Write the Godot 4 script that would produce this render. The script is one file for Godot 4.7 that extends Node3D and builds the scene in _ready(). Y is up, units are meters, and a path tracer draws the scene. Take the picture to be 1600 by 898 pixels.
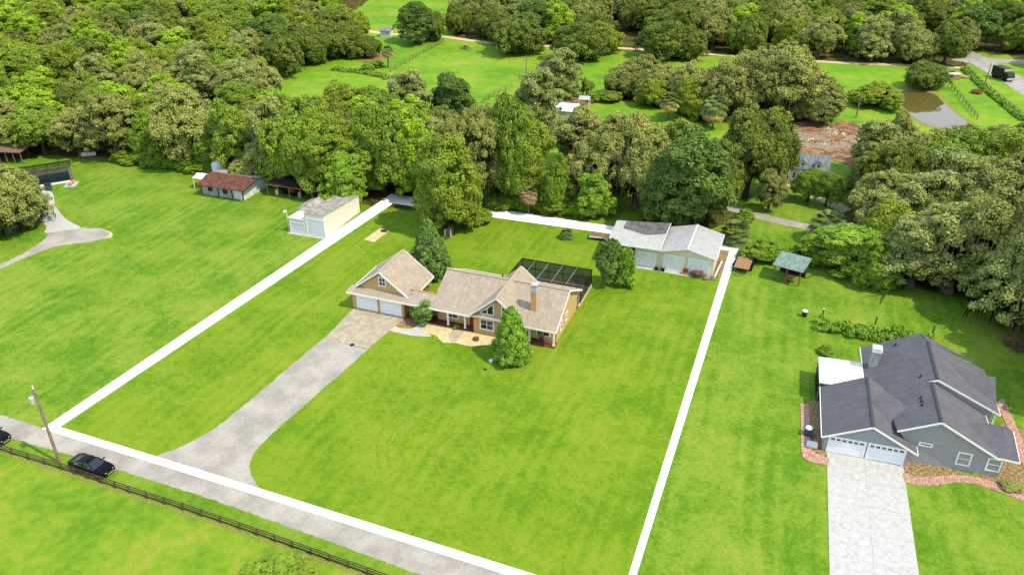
extends Node3D
# A house on a large lawn among live oak woods, seen from the air. Metres, y up, the camera 52 m above the lawn.

class MB:
	# collects flat faces; texture coordinates are metres along each face
	var v := PackedVector3Array()
	var n := PackedVector3Array()
	var t := PackedVector2Array()
	var c := PackedColorArray()
	var col := Color(1, 1, 1)
	func tri(a: Vector3, b: Vector3, d: Vector3, nn: Vector3, ax: Vector3, ay: Vector3) -> void:
		for p in [a, b, d]:
			v.push_back(p); n.push_back(nn); t.push_back(Vector2(p.dot(ax), p.dot(ay))); c.push_back(col)
	func face(p: Array) -> void:
		var nn := Vector3.ZERO
		for i in range(1, p.size() - 1):
			nn += (p[i + 1] - p[0]).cross(p[i] - p[0])
		nn = nn.normalized()
		var ax := Vector3.UP.cross(nn)
		if ax.length() < 0.02: ax = Vector3.RIGHT
		ax = ax.normalized()
		var ay := nn.cross(ax)
		for i in range(1, p.size() - 1):
			tri(p[0], p[i], p[i + 1], nn, ax, ay)
	func extrude(p: Array, d: Vector3) -> void:
		# p runs anticlockwise when looked at from the side that d points away from
		var m := p.size()
		var nn := Vector3.ZERO
		for i in range(1, m - 1): nn += (p[i + 1] - p[0]).cross(p[i] - p[0])
		var pts := p.duplicate()
		if nn.dot(d) > 0.0: pts.reverse()
		face(pts)
		var q := []
		for i in m: q.push_back(pts[m - 1 - i] + d)
		face(q)
		for i in m:
			var a: Vector3 = pts[i]
			var b: Vector3 = pts[(i + 1) % m]
			face([b, a, a + d, b + d])
	func obox(o: Vector3, x: Vector3, y: Vector3, z: Vector3) -> void:
		extrude([o - x - y - z, o + x - y - z, o + x + y - z, o - x + y - z], z * 2.0)
	func box(o: Vector3, s: Vector3) -> void:
		obox(o, Vector3(s.x / 2, 0, 0), Vector3(0, s.y / 2, 0), Vector3(0, 0, s.z / 2))
	func bar(a: Vector3, b: Vector3, w: float, h: float) -> void:
		var d := (b - a)
		var x := d.cross(Vector3.UP)
		if x.length() < 0.001: x = Vector3.RIGHT
		x = x.normalized()
		var y := x.cross(d.normalized())
		obox((a + b) / 2, x * w / 2, y * h / 2, d / 2)
	func tube(a: Vector3, b: Vector3, r0: float, r1: float, k := 8, caps := true) -> void:
		var d := (b - a).normalized()
		var x := d.cross(Vector3(0.31, 0.2, 0.93)).normalized()
		var y := d.cross(x)
		var ra := []
		var rb := []
		for i in k:
			var g := TAU * i / k
			var e := x * cos(g) + y * sin(g)
			ra.push_back(a + e * r0); rb.push_back(b + e * r1)
		for i in k:
			var j := (i + 1) % k
			face([ra[j], ra[i], rb[i], rb[j]])
		if caps:
			face(rb)
			ra.reverse(); face(ra)
	func loft(rings: Array) -> void:
		for s in rings.size() - 1:
			var a: Array = rings[s]
			var b: Array = rings[s + 1]
			for i in a.size():
				var j := (i + 1) % a.size()
				face([a[i], a[j], b[j], b[i]])
		var e: Array = rings[0].duplicate()
		e.reverse(); face(e)
		face(rings[-1])
	func mesh(colours := false) -> ArrayMesh:
		var a := []
		a.resize(Mesh.ARRAY_MAX)
		a[Mesh.ARRAY_VERTEX] = v; a[Mesh.ARRAY_NORMAL] = n; a[Mesh.ARRAY_TEX_UV] = t; a[Mesh.ARRAY_TEX_UV2] = t
		if colours: a[Mesh.ARRAY_COLOR] = c
		var m := ArrayMesh.new()
		m.add_surface_from_arrays(Mesh.PRIMITIVE_TRIANGLES, a)
		return m

var rng := RandomNumberGenerator.new()
var used := {}
var M := {}
var T := {}

func numbered(called: String) -> String:
	if not used.has(called):
		used[called] = 0
		return called
	used[called] += 1
	return "%s_%03d" % [called, used[called]]

func tag(o: Node, label: String, category: String, group := "", kind := "") -> void:
	if label: o.set_meta("label", label)
	if category: o.set_meta("category", category)
	if group: o.set_meta("group", group)
	if kind: o.set_meta("kind", kind)

func thing(called: String, label: String, category: String, at := Vector3.ZERO, deg := 0.0, group := "") -> Node3D:
	var o := Node3D.new()
	o.name = numbered(called)
	add_child(o)
	o.position = at
	o.rotation_degrees.y = deg
	tag(o, label, category, group)
	return o

func part(called: String, m, mat: Material, parent: Node, colours := false) -> MeshInstance3D:
	var o := MeshInstance3D.new()
	o.mesh = m.mesh(colours) if m is MB else m
	o.material_override = mat
	o.name = called
	parent.add_child(o, true)
	return o

func single(called: String, m, mat: Material, label: String, category: String, at := Vector3.ZERO, deg := 0.0, group := "", kind := "", colours := false) -> MeshInstance3D:
	var o := MeshInstance3D.new()
	o.mesh = m.mesh(colours) if m is MB else m
	o.material_override = mat
	o.name = numbered(called)
	add_child(o)
	o.position = at
	o.rotation_degrees.y = deg
	tag(o, label, category, group, kind)
	return o

func copy(o: Node3D, label: String, at: Vector3, deg := 0.0, size := Vector3.ONE) -> Node3D:
	var base := String(o.name)
	if base.length() > 4 and base[-4] == "_" and base.right(3).is_valid_int(): base = base.left(-4)
	var d: Node3D = o.duplicate()
	d.name = numbered(base)
	add_child(d)
	d.position = at
	d.rotation_degrees = Vector3(0, deg, 0)
	d.scale = size
	if label: d.set_meta("label", label)
	return d

func pv(a: Array) -> PackedVector2Array:
	var p := PackedVector2Array()
	for i in a.size() / 2: p.push_back(Vector2(a[i * 2], a[i * 2 + 1]))
	return p

func smooth(p: PackedVector2Array, closed := true, k := 6) -> PackedVector2Array:
	var o := PackedVector2Array()
	var m := p.size()
	for i in (m if closed else m - 1):
		var a := p[(i - 1 + m) % m] if closed or i > 0 else p[i]
		var b := p[i]
		var c := p[(i + 1) % m]
		var d := p[(i + 2) % m] if closed or i < m - 2 else c
		for j in k: o.push_back(b.cubic_interpolate(c, a, d, float(j) / k))
	if not closed: o.push_back(p[m - 1])
	return o

func rough(p: PackedVector2Array, amp := 0.1, step := 0.45) -> PackedVector2Array:
	# the ragged edge that grass makes where it creeps over paving
	var o := PackedVector2Array()
	for i in p.size():
		var a := p[i]
		var b := p[(i + 1) % p.size()]
		var k := clampi(int(a.distance_to(b) / step), 1, 200)
		var nn := (b - a).orthogonal().normalized()
		for j in k: o.push_back(a.lerp(b, float(j) / k) + nn * rng.randf_range(-amp, amp))
	return o

func sheet_mesh(p: PackedVector2Array, y := 0.0, turn := 0.0) -> MB:
	var ax := Vector3(cos(turn), 0, sin(turn))
	var ay := Vector3(-sin(turn), 0, cos(turn))
	var m := MB.new()
	var idx := Geometry2D.triangulate_polygon(p)
	for i in idx.size() / 3:
		var q := []
		for j in 3: q.push_back(Vector3(p[idx[i * 3 + j]].x, y, p[idx[i * 3 + j]].y))
		if (q[2] - q[0]).cross(q[1] - q[0]).y < 0: q.reverse()
		m.tri(q[0], q[1], q[2], Vector3.UP, ax, ay)
	return m

func sheet(called: String, p: PackedVector2Array, y: float, mat: Material, turn := 0.0, kind := "structure") -> MeshInstance3D:
	var o := single(called, sheet_mesh(p, y, turn), mat, "", "")
	o.set_meta("kind", kind)
	return o

func stripe(p: PackedVector2Array, w: float) -> PackedVector2Array:
	# a band of width w along the open line p
	var l := PackedVector2Array()
	var r := PackedVector2Array()
	for i in p.size():
		var d := (p[mini(i + 1, p.size() - 1)] - p[maxi(i - 1, 0)]).normalized().orthogonal()
		l.push_back(p[i] + d * w / 2); r.push_back(p[i] - d * w / 2)
	r.reverse()
	l.append_array(r)
	return l

# ---------------------------------------------------------------- materials
func lut(img: Image, ramp: Array) -> ImageTexture:
	var g := Gradient.new()
	var cols := PackedColorArray()
	var offs := PackedFloat32Array()
	for i in ramp.size():
		cols.push_back(ramp[i][1]); offs.push_back(ramp[i][0])
	g.colors = cols; g.offsets = offs
	var tab := []
	for i in 256: tab.push_back(g.sample(i / 255.0))
	img.convert(Image.FORMAT_L8)
	var src := img.get_data()
	var dst := PackedByteArray()
	dst.resize(src.size() * 3)
	for i in src.size():
		var c: Color = tab[src[i]]
		dst[i * 3] = int(c.r * 255); dst[i * 3 + 1] = int(c.g * 255); dst[i * 3 + 2] = int(c.b * 255)
	return ImageTexture.create_from_image(Image.create_from_data(img.get_width(), img.get_height(), false, Image.FORMAT_RGB8, dst))

func noise_img(size: int, freq: float, oct: int, sd: int, sx := 1, sy := 1, kind := FastNoiseLite.TYPE_SIMPLEX_SMOOTH) -> Image:
	var f := FastNoiseLite.new()
	f.noise_type = kind; f.seed = sd; f.frequency = freq; f.fractal_octaves = oct; f.fractal_gain = 0.55
	var im: Image = f.get_seamless_image(size / sx, size / sy)
	if sx != 1 or sy != 1: im.resize(size, size, Image.INTERPOLATE_BILINEAR)
	return im

func blend(a: Image, b: Image, k: float) -> Image:
	a.convert(Image.FORMAT_L8); b.convert(Image.FORMAT_L8)
	var x := a.get_data()
	var y := b.get_data()
	for i in x.size(): x[i] = clampi(int(x[i] * (1.0 - k) + y[i] * k), 0, 255)
	return Image.create_from_data(a.get_width(), a.get_height(), false, Image.FORMAT_L8, x)

func mown(size: int, passes: int, sd: int, low: float) -> Image:
	# tone of a mown lawn: broad patches, tufts, and the faint lines that the mower leaves along v
	var a := noise_img(size, low, 4, sd)
	var b := noise_img(size, 0.045, 4, sd + 1)
	var c := noise_img(size, 0.16, 3, sd + 2)
	var d := noise_img(size, 0.016, 3, sd + 3, 1, 4)
	for i in [a, b, c, d]: i.convert(Image.FORMAT_L8)
	var x := a.get_data()
	var y := b.get_data()
	var z := c.get_data()
	var w := d.get_data()
	for i in x.size():
		var u := float(i % size) / size
		var k := sin(u * TAU * passes + (w[i] - 128) * 0.02)
		x[i] = clampi(int(128.0 + (x[i] - 128) * 0.42 + (y[i] - 128) * 0.26 + (z[i] - 128) * 0.34 + k * (w[i] - 60) * 0.13), 0, 255)
	return Image.create_from_data(size, size, false, Image.FORMAT_L8, x)

func two(a: Color, b: Color, lo := 0.3, hi := 0.7) -> Array:
	return [[0.0, a], [lo, a], [hi, b], [1.0, b]]

func mat(called: String, c: Color, rough_ := 0.85, tex: Texture2D = null, metres := 1.0, detail: Texture2D = null, metres2 := 1.0) -> StandardMaterial3D:
	var m := StandardMaterial3D.new()
	m.resource_name = called
	m.albedo_color = c
	m.roughness = rough_
	m.metallic_specular = 0.3
	m.cull_mode = BaseMaterial3D.CULL_DISABLED
	if tex:
		m.albedo_texture = tex
		m.uv1_scale = Vector3(1.0 / metres, 1.0 / metres, 1)
	if detail:
		m.detail_enabled = true
		m.detail_blend_mode = BaseMaterial3D.BLEND_MODE_MUL
		m.detail_albedo = detail
		m.detail_uv_layer = BaseMaterial3D.DETAIL_UV_2
		m.uv2_scale = Vector3(1.0 / metres2, 1.0 / metres2, 1)
	M[called] = m
	return m

func make_materials() -> void:
	var grey := func(lo: float) -> Array: return two(Color(lo, lo, lo), Color(1, 1, 1), 0.25, 0.75)
	T.soft = lut(noise_img(256, 0.02, 4, 11), grey.call(0.88))
	T.grain = lut(noise_img(256, 0.09, 3, 12), grey.call(0.78))
	T.coarse = lut(noise_img(256, 0.05, 4, 13), grey.call(0.6))
	T.pale = lut(blend(noise_img(256, 0.02, 5, 19), noise_img(256, 0.05, 4, 20, 1, 6), 0.5), grey.call(0.9))
	T.fine = lut(blend(noise_img(256, 0.2, 3, 61), noise_img(256, 0.03, 4, 62), 0.4), grey.call(0.88))
	T.streak = lut(noise_img(256, 0.03, 4, 14, 1, 8), grey.call(0.8))
	T.blotch = lut(blend(noise_img(256, 0.018, 5, 15), noise_img(256, 0.1, 4, 16), 0.4), two(Color(0.80, 0.785, 0.75), Color(1, 1, 1), 0.36, 0.6))
	T.wild = lut(blend(noise_img(256, 0.03, 5, 17), noise_img(256, 0.15, 4, 18), 0.5), two(Color(0.62, 0.58, 0.52), Color(1, 1, 1), 0.34, 0.64))
	# grass: a wide pattern of tone over each lawn, times a fine one of blades and tufts
	T.blade = lut(blend(noise_img(512, 0.09, 3, 21), noise_img(512, 0.3, 2, 22), 0.45), [[0.2, Color(0.66, 0.72, 0.56)], [0.42, Color(0.87, 0.90, 0.81)], [0.55, Color(0.97, 0.98, 0.92)], [0.72, Color(1, 0.985, 0.9)], [0.85, Color(1, 0.95, 0.82)]])
	var ga := Color(0.365, 0.50, 0.075)
	var gb := Color(0.435, 0.545, 0.105)
	var gc := Color(0.525, 0.57, 0.19)
	var ramp := [[0.18, ga * 0.94], [0.35, ga], [0.5, gb], [0.63, gb.lerp(gc, 0.5)], [0.82, gc]]
	T.lawn = lut(mown(1024, 66, 31, 0.010), ramp)
	var lush := [[0.25, Color(0.31, 0.47, 0.075)], [0.40, Color(0.375, 0.515, 0.11)], [0.52, Color(0.445, 0.555, 0.165)], [0.63, Color(0.48, 0.57, 0.19)], [0.78, Color(0.55, 0.58, 0.26)]]
	T.lush = lut(mown(1024, 50, 43, 0.008), lush)
	var lime := [[0.25, Color(0.36, 0.53, 0.11)], [0.45, Color(0.43, 0.585, 0.13)], [0.6, Color(0.49, 0.605, 0.16)], [0.78, Color(0.56, 0.605, 0.25)]]
	T.lime = lut(blend(noise_img(512, 0.012, 5, 45), noise_img(512, 0.08, 4, 46), 0.4), lime)
	mat("lawn", Color(1.0, 1.0, 1.0), 0.95, T.lawn, 105.0, T.blade, 7.3)
	mat("side_lawn", Color(1, 1, 1), 0.95, T.lush, 90.0, T.blade, 6.1)
	mat("pasture", Color(1.0, 0.955, 1.0), 0.95, T.lime, 55.0, T.blade, 6.7)
	mat("worn_grass", Color(0.475, 0.56, 0.145), 0.95, T.soft, 3.0, T.blade, 5.0)
	mat("bare_soil", Color(0.62, 0.58, 0.33), 0.95, T.coarse, 2.0)
	mat("meadow", Color(1, 1, 1), 0.95, T.lime, 150.0, T.blade, 9.0)
	mat("wood_floor", Color(0.46, 0.46, 0.20), 0.95, T.wild, 24.0, T.coarse, 3.0)
	mat("dirt", Color(0.76, 0.60, 0.46), 0.95, T.wild, 17.0, T.coarse, 3.5)
	mat("pale_sand", Color(0.80, 0.74, 0.66), 0.95, T.wild, 6.0, T.coarse, 2.0)
	mat("asphalt", Color(0.665, 0.645, 0.61), 0.92, T.soft, 23.0, T.fine, 3.7)
	mat("far_road", Color(0.70, 0.68, 0.66), 0.92, T.soft, 14.0, T.grain, 2.2)
	mat("stained_concrete", Color(0.73, 0.69, 0.60), 0.9, T.soft, 6.5, T.grain, 1.6)
	mat("pale_concrete", Color(0.745, 0.745, 0.735), 0.85, T.fine, 7.0, T.pale, 3.1)
	mat("gravel", Color(0.88, 0.80, 0.62), 0.95, T.soft, 4.2, T.grain, 0.8)
	mat("mulch", Color(0.80, 0.70, 0.53), 0.95, T.wild, 3.1, T.coarse, 0.8)
	mat("brick", Color(1, 1, 1), 0.9).vertex_color_use_as_albedo = true
	mat("brick_floor", Color(0.44, 0.27, 0.19), 0.8, T.soft, 2.0)
	mat("outline_white", Color(0.93, 0.93, 0.93), 0.9)
	mat("stucco", Color(0.77, 0.635, 0.425), 0.95, T.fine, 4.0)
	mat("tan_shingle", Color(0.675, 0.625, 0.56), 0.93, lut(blend(noise_img(256, 0.05, 3, 51, 1, 2), noise_img(256, 0.22, 2, 52, 1, 3), 0.55), grey.call(0.86)), 4.5, T.pale, 9.0)
	mat("dark_shingle", Color(0.41, 0.41, 0.435), 0.9, lut(blend(noise_img(256, 0.06, 3, 53, 1, 2), noise_img(256, 0.25, 2, 54, 1, 3), 0.5), grey.call(0.84)), 3.0, T.pale, 11.0)
	mat("ridge_cap", Color(0.30, 0.30, 0.32), 0.9, T.grain, 1.0)
	mat("tan_ridge_cap", Color(0.715, 0.645, 0.56), 0.92, T.grain, 1.0)
	mat("grey_stucco", Color(0.60, 0.605, 0.605), 0.93, T.fine, 4.0)
	mat("white_paint", Color(0.88, 0.88, 0.86), 0.6)
	mat("door_white", Color(0.86, 0.87, 0.88), 0.55)
	mat("grey_panel", Color(0.77, 0.79, 0.81), 0.55)
	mat("cream_metal", Color(0.85, 0.84, 0.78), 0.6, T.pale, 3.0)
	mat("sage_metal", Color(0.83, 0.80, 0.68), 0.6, T.pale, 3.0)
	mat("roof_metal", Color(0.72, 0.725, 0.72), 0.6, T.pale, 9.0, T.pale, 2.5)
	mat("dull_roof_metal", Color(0.66, 0.65, 0.63), 0.7, T.blotch, 7.0, T.pale, 2.0)
	mat("roof_stain", Color(0.50, 0.50, 0.50), 0.8, T.coarse, 2.4, T.blotch, 6.0)
	mat("seam_metal", Color(0.50, 0.51, 0.53), 0.5, T.streak, 3.0)
	mat("white_metal", Color(0.87, 0.875, 0.87), 0.5, T.pale, 4.0)
	mat("green_metal", Color(0.47, 0.57, 0.525), 0.55, T.streak, 2.0)
	mat("red_metal", Color(0.45, 0.315, 0.27), 0.8, T.blotch, 6.0, T.soft, 2.0)
	mat("leafy_roof", Color(0.25, 0.20, 0.16), 0.9, T.blotch, 3.0, T.coarse, 1.0)
	mat("grey_siding", Color(0.62, 0.65, 0.64), 0.8, T.streak, 2.0)
	mat("white_siding", Color(0.86, 0.87, 0.86), 0.7, T.streak, 2.0)
	mat("dark_trim", Color(0.16, 0.16, 0.17), 0.6)
	mat("bronze", Color(0.09, 0.085, 0.075), 0.45)
	mat("glass", Color(0.05, 0.06, 0.07), 0.08).metallic_specular = 0.7
	mat("blind", Color(0.55, 0.56, 0.54), 0.25)
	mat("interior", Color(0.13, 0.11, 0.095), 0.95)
	mat("galvanised", Color(0.70, 0.71, 0.72), 0.4).metallic = 0.25
	mat("weathered_wood", Color(0.50, 0.41, 0.33), 0.9, T.streak, 1.2)
	mat("fence_wood", Color(0.36, 0.29, 0.245), 0.9, T.streak, 1.4)
	mat("pole_wood", Color(0.55, 0.47, 0.41), 0.9, T.streak, 1.4)
	mat("plank", Color(0.64, 0.50, 0.39), 0.9, T.streak, 0.9)
	mat("red_wood", Color(0.55, 0.24, 0.14), 0.8, T.streak, 1.0)
	mat("black_paint", Color(0.006, 0.007, 0.012), 0.22)
	mat("silver_paint", Color(0.75, 0.76, 0.77), 0.3)
	mat("green_paint", Color(0.10, 0.17, 0.13), 0.4)
	mat("blue_paint", Color(0.24, 0.29, 0.34), 0.4)
	mat("orange_paint", Color(0.80, 0.42, 0.16), 0.5)
	mat("rubber", Color(0.06, 0.06, 0.06), 0.9)
	mat("chrome", Color(0.82, 0.83, 0.84), 0.2).metallic = 0.8
	mat("lamp_glass", Color(0.92, 0.93, 0.93), 0.15)
	mat("tail_glass", Color(0.5, 0.05, 0.04), 0.2)
	mat("pool_water", Color(0.10, 0.30, 0.34), 0.06)
	mat("pond_water", Color(0.36, 0.32, 0.16), 0.05).metallic_specular = 0.6
	mat("bark", Color(0.33, 0.29, 0.24), 0.95, T.coarse, 1.5)
	mat("pale_bark", Color(0.47, 0.43, 0.37), 0.95, T.coarse, 1.5)
	mat("rock", Color(0.72, 0.66, 0.58), 0.9, T.coarse, 2.0)
	mat("earthenware", Color(0.45, 0.25, 0.15), 0.8)
	var s := mat("screen", Color(0.085, 0.09, 0.085, 0.58), 0.8)
	s.transparency = BaseMaterial3D.TRANSPARENCY_ALPHA
	for k in ["oak", "mossy", "yellow", "vivid", "dark", "cone", "palm", "dry"]:
		var f := mat("leaf_" + k, Color(1, 1, 1), 0.62)
		f.vertex_color_use_as_albedo = true
		f.metallic_specular = 0.25
		f.backlight = Color(0.62, 0.70, 0.22)

# ---------------------------------------------------------------- trees
# leaf tones by kind (linear): two ends of a range, and the tone of fresh shoots
const TONES := {
	"oak": [Color(0.114, 0.208, 0.023), Color(0.230, 0.319, 0.034), Color(0.345, 0.404, 0.047)],
	"mossy": [Color(0.164, 0.222, 0.054), Color(0.278, 0.328, 0.092), Color(0.402, 0.429, 0.174)],
	"yellow": [Color(0.172, 0.297, 0.018), Color(0.290, 0.435, 0.029), Color(0.416, 0.532, 0.046)],
	"vivid": [Color(0.108, 0.229, 0.022), Color(0.202, 0.348, 0.034), Color(0.332, 0.438, 0.048)],
	"dark": [Color(0.085, 0.147, 0.024), Color(0.161, 0.226, 0.036), Color(0.257, 0.302, 0.056)],
	"cone": [Color(0.085, 0.165, 0.035), Color(0.145, 0.248, 0.052), Color(0.212, 0.320, 0.069)],
	"dry": [Color(0.12, 0.085, 0.05), Color(0.20, 0.145, 0.085), Color(0.28, 0.21, 0.12)],
}

class Leaves:
	var v := PackedVector3Array()
	var n := PackedVector3Array()
	var c := PackedColorArray()
	var r := RandomNumberGenerator.new()
	func leaf(p: Vector3, nn: Vector3, s: float, col: Color) -> void:
		var x := nn.cross(Vector3(r.randf_range(-1, 1), r.randf_range(-1, 1), r.randf_range(-1, 1)))
		if x.length_squared() < 0.0001: x = Vector3.RIGHT
		x = x.normalized()
		var y := nn.cross(x)
		x *= s * r.randf_range(0.5, 0.85)
		y *= s * r.randf_range(0.85, 1.35)
		for q in [p - y * 0.5 - x, p + y * r.randf_range(0.6, 0.9) + x * r.randf_range(-0.5, 0.5), p - y * 0.4 + x]:
			v.push_back(q); n.push_back(nn); c.push_back(col)
	func hang(p: Vector3, l: float, w: float, col: Color) -> void:
		var g := r.randf() * TAU
		var x := Vector3(cos(g), 0, sin(g)) * w
		var nn := Vector3(-sin(g), 0, cos(g))
		var e := p + Vector3(r.randf_range(-0.2, 0.2) * l, -l, r.randf_range(-0.2, 0.2) * l)
		for q in [p - x, e, p + x]:
			v.push_back(q); n.push_back(nn); c.push_back(col)
	func fit(hh := 12.0) -> void:
		# bring the crown to 5 m in radius and to its height
		var rs := PackedFloat32Array()
		var top := 0.0
		for i in range(0, v.size(), 17):
			rs.push_back(Vector2(v[i].x, v[i].z).length())
			top = maxf(top, v[i].y)
		rs.sort()
		var k := 5.0 / rs[int(rs.size() * 0.97)]
		var q := Vector3(k, hh / top, k)
		for i in v.size(): v[i] = v[i] * q
	func mesh() -> ArrayMesh:
		var a := []
		a.resize(Mesh.ARRAY_MAX)
		a[Mesh.ARRAY_VERTEX] = v; a[Mesh.ARRAY_NORMAL] = n; a[Mesh.ARRAY_COLOR] = c
		var m := ArrayMesh.new()
		m.add_surface_from_arrays(Mesh.PRIMITIVE_TRIANGLES, a)
		return m
	func tone(t: Array, k: float) -> Color:
		var q: Color = t[0].lerp(t[1], clampf(k, 0, 1))
		if k > 1.0: q = t[1].lerp(t[2], clampf(k - 1.0, 0, 1))
		return q
	func clump(p: Vector3, out: Vector3, rad: float, count: int, s: float, t: Array, k: float) -> void:
		for i in count:
			var d := Vector3(r.randfn(), r.randfn(), r.randfn()).normalized()
			d = (d + out * 0.75 + Vector3.UP * 0.25).normalized()
			var q := p + d * rad * (0.45 + 0.75 * sqrt(r.randf())) * Vector3(1.1, 0.95, 1.1)
			var nn := (d * 0.6 + Vector3(r.randfn(), r.randfn(), r.randfn()) * 0.42 + Vector3.UP * 0.3).normalized()
			leaf(q, nn, s * r.randf_range(0.7, 1.3), tone(t, k + r.randf_range(-0.3, 0.3)))

# A crown in a tree 12 m high and 5 m in radius: big lobes, on them tufts, in the tufts leaf sprays
func crown(sd: int, kind: String, shape: String, tufts: int, per: int, size: float, moss := 0.0, low := 0.22, h := 12.0) -> ArrayMesh:
	var l := Leaves.new()
	l.r.seed = sd
	var r := l.r
	var t := []
	var warm := r.randf_range(0.88, 1.14)
	var lift := r.randf_range(0.88, 1.12)
	for q in TONES[kind]: t.push_back(Color(q.r * warm * lift, q.g * lift, q.b * lift / warm))
	var lobes := []
	if shape == "dome":
		for i in 15:
			var g := i * 2.4 + r.randf_range(-0.5, 0.5)
			var y: float = [0.78, 0.50, 0.56, 0.62, 0.70, 0.45, 0.66, 0.40, 0.6, 0.5, 0.72, 0.36, 0.54, 0.8, 0.42][i]
			var d: float = [0.6, 3.0, 2.6, 2.9, 2.0, 3.3, 2.5, 3.4, 2.4, 3.5, 1.7, 3.0, 3.6, 1.3, 2.6][i] * r.randf_range(0.75, 1.2)
			if i == 0: d = r.randf_range(0, 1.0)
			lobes.push_back([Vector3(cos(g) * d, h * (y + r.randf_range(-0.08, 0.07)), sin(g) * d), r.randf_range(1.0, 2.2)])
		lobes.push_back([Vector3(0, h * 0.55, 0), 2.7])
	elif shape == "tall":
		for i in 15:
			var g := i * 2.4 + r.randf_range(-0.6, 0.6)
			var y := low + 0.12 + (0.84 - low) * i / 14.0
			var d := r.randf_range(1.4, 3.1) * (1.0 - 0.55 * maxf(0, y - 0.55) / 0.45)
			lobes.push_back([Vector3(cos(g) * d, h * y, sin(g) * d), r.randf_range(0.95, 2.1) * (1.15 - 0.4 * y)])
		lobes.push_back([Vector3(0, h * 0.5, 0), 2.4])
	elif shape == "bush":
		for i in 9:
			var g := i * 2.4 + r.randf_range(-0.5, 0.5)
			var d := r.randf_range(0.8, 3.1)
			lobes.push_back([Vector3(cos(g) * d, h * r.randf_range(0.2, 0.74) * (1.1 - d * 0.1), sin(g) * d), r.randf_range(1.5, 2.3)])
		lobes.push_back([Vector3(0, h * 0.4, 0), 3.0])
	var placed := 0
	var tries := 0
	while placed < tufts and tries < tufts * 12:
		tries += 1
		var b: Array = lobes[r.randi() % lobes.size()]
		var d := Vector3(r.randfn(), r.randfn() * 0.9 + 0.28, r.randfn()).normalized()
		var p: Vector3 = b[0] + d * b[1] * Vector3(1, 1.15, 1) * r.randf_range(0.72, 1.24)
		var inside := false
		for o in lobes:
			if o != b and ((p - o[0]) / Vector3(1, 1.15, 1)).length() < o[1] * 0.72: inside = true
		if inside or p.y < h * low * (0.6 if h < 10.0 else 1.0): continue
		if p.length() > 0 and Vector2(p.x, p.z).length() > 5.8: continue
		placed += 1
		var k := r.randf_range(0.1, 0.9) + (0.45 if r.randf() < 0.22 else 0.0)
		l.clump(p, d, r.randf_range(0.4, 0.85), per, size, t, k)
		if r.randf() < moss:
			for j in 7:
				var w := p + Vector3(r.randf_range(-0.8, 0.8), r.randf_range(-0.7, 0.1), r.randf_range(-0.8, 0.8))
				l.hang(w, r.randf_range(0.7, 2.2), r.randf_range(0.05, 0.13), Color(0.24, 0.235, 0.115) * r.randf_range(0.7, 1.1))
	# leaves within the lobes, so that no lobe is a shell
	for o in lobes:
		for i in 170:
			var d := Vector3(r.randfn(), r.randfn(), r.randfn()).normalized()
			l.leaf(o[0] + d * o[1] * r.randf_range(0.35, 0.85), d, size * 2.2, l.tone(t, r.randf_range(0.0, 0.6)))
	l.fit(h)
	return l.mesh()

func cone_crown(sd: int, kind: String, size: float, fat := 0.8) -> ArrayMesh:
	# a dense tree, widest low down, of drooping sprays in tiers
	var l := Leaves.new()
	l.r.seed = sd
	var r := l.r
	var t: Array = TONES[kind]
	for i in 560:
		var y := pow(r.randf(), 1.25)
		var prof := (pow(1.0 - y, fat) * 1.0) * (0.72 + 0.28 * minf(1.0, y * 7.0))
		var g := r.randf() * TAU
		var rad := 5.0 * prof * r.randf_range(0.62, 1.16) * (1.0 + 0.10 * sin(g * 3 + y * 19.0 + sd))
		var p := Vector3(cos(g) * rad, 0.7 + 11.0 * y, sin(g) * rad)
		var out := Vector3(cos(g), 0.15, sin(g))
		l.clump(p, out, r.randf_range(0.4, 0.85), 80, size * 0.52, t, r.randf_range(0.0, 1.0) + (0.4 if r.randf() < 0.15 else 0.0))
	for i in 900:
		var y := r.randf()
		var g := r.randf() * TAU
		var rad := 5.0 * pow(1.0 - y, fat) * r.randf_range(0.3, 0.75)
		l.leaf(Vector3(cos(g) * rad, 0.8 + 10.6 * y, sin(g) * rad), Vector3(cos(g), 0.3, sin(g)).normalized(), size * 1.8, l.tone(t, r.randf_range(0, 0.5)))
	return l.mesh()

func limbs(sd: int, low: float, spread := 1.0) -> MB:
	# trunk and limbs of a tree 12 m high
	var r := RandomNumberGenerator.new()
	r.seed = sd
	var m := MB.new()
	var fork := Vector3(r.randf_range(-0.3, 0.3), 12.0 * low + 1.2, r.randf_range(-0.3, 0.3))
	m.tube(Vector3(0, -0.2, 0), Vector3(0, 0.5, 0), 0.62, 0.42, 9, false)
	m.tube(Vector3(0, 0.5, 0), fork, 0.42, 0.33, 9, false)
	for i in 6:
		var g := TAU * i / 6.0 + r.randf_range(-0.4, 0.4)
		var d := r.randf_range(1.2, 2.4) * spread
		var mid := fork + Vector3(cos(g) * d, r.randf_range(1.2, 2.6), sin(g) * d)
		var tip := mid + Vector3(cos(g) * d * 0.7, r.randf_range(0.9, 2.6), sin(g) * d * 0.7)
		m.tube(fork, mid, 0.24, 0.15, 6, false)
		m.tube(mid, tip, 0.15, 0.05, 5, false)
		var side := mid + Vector3(cos(g + 0.9) * d * 0.6, r.randf_range(0.5, 1.6), sin(g + 0.9) * d * 0.6)
		m.tube(mid, side, 0.10, 0.04, 5, false)
	return m

var CROWNS := {}
var LIMBS := []

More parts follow.
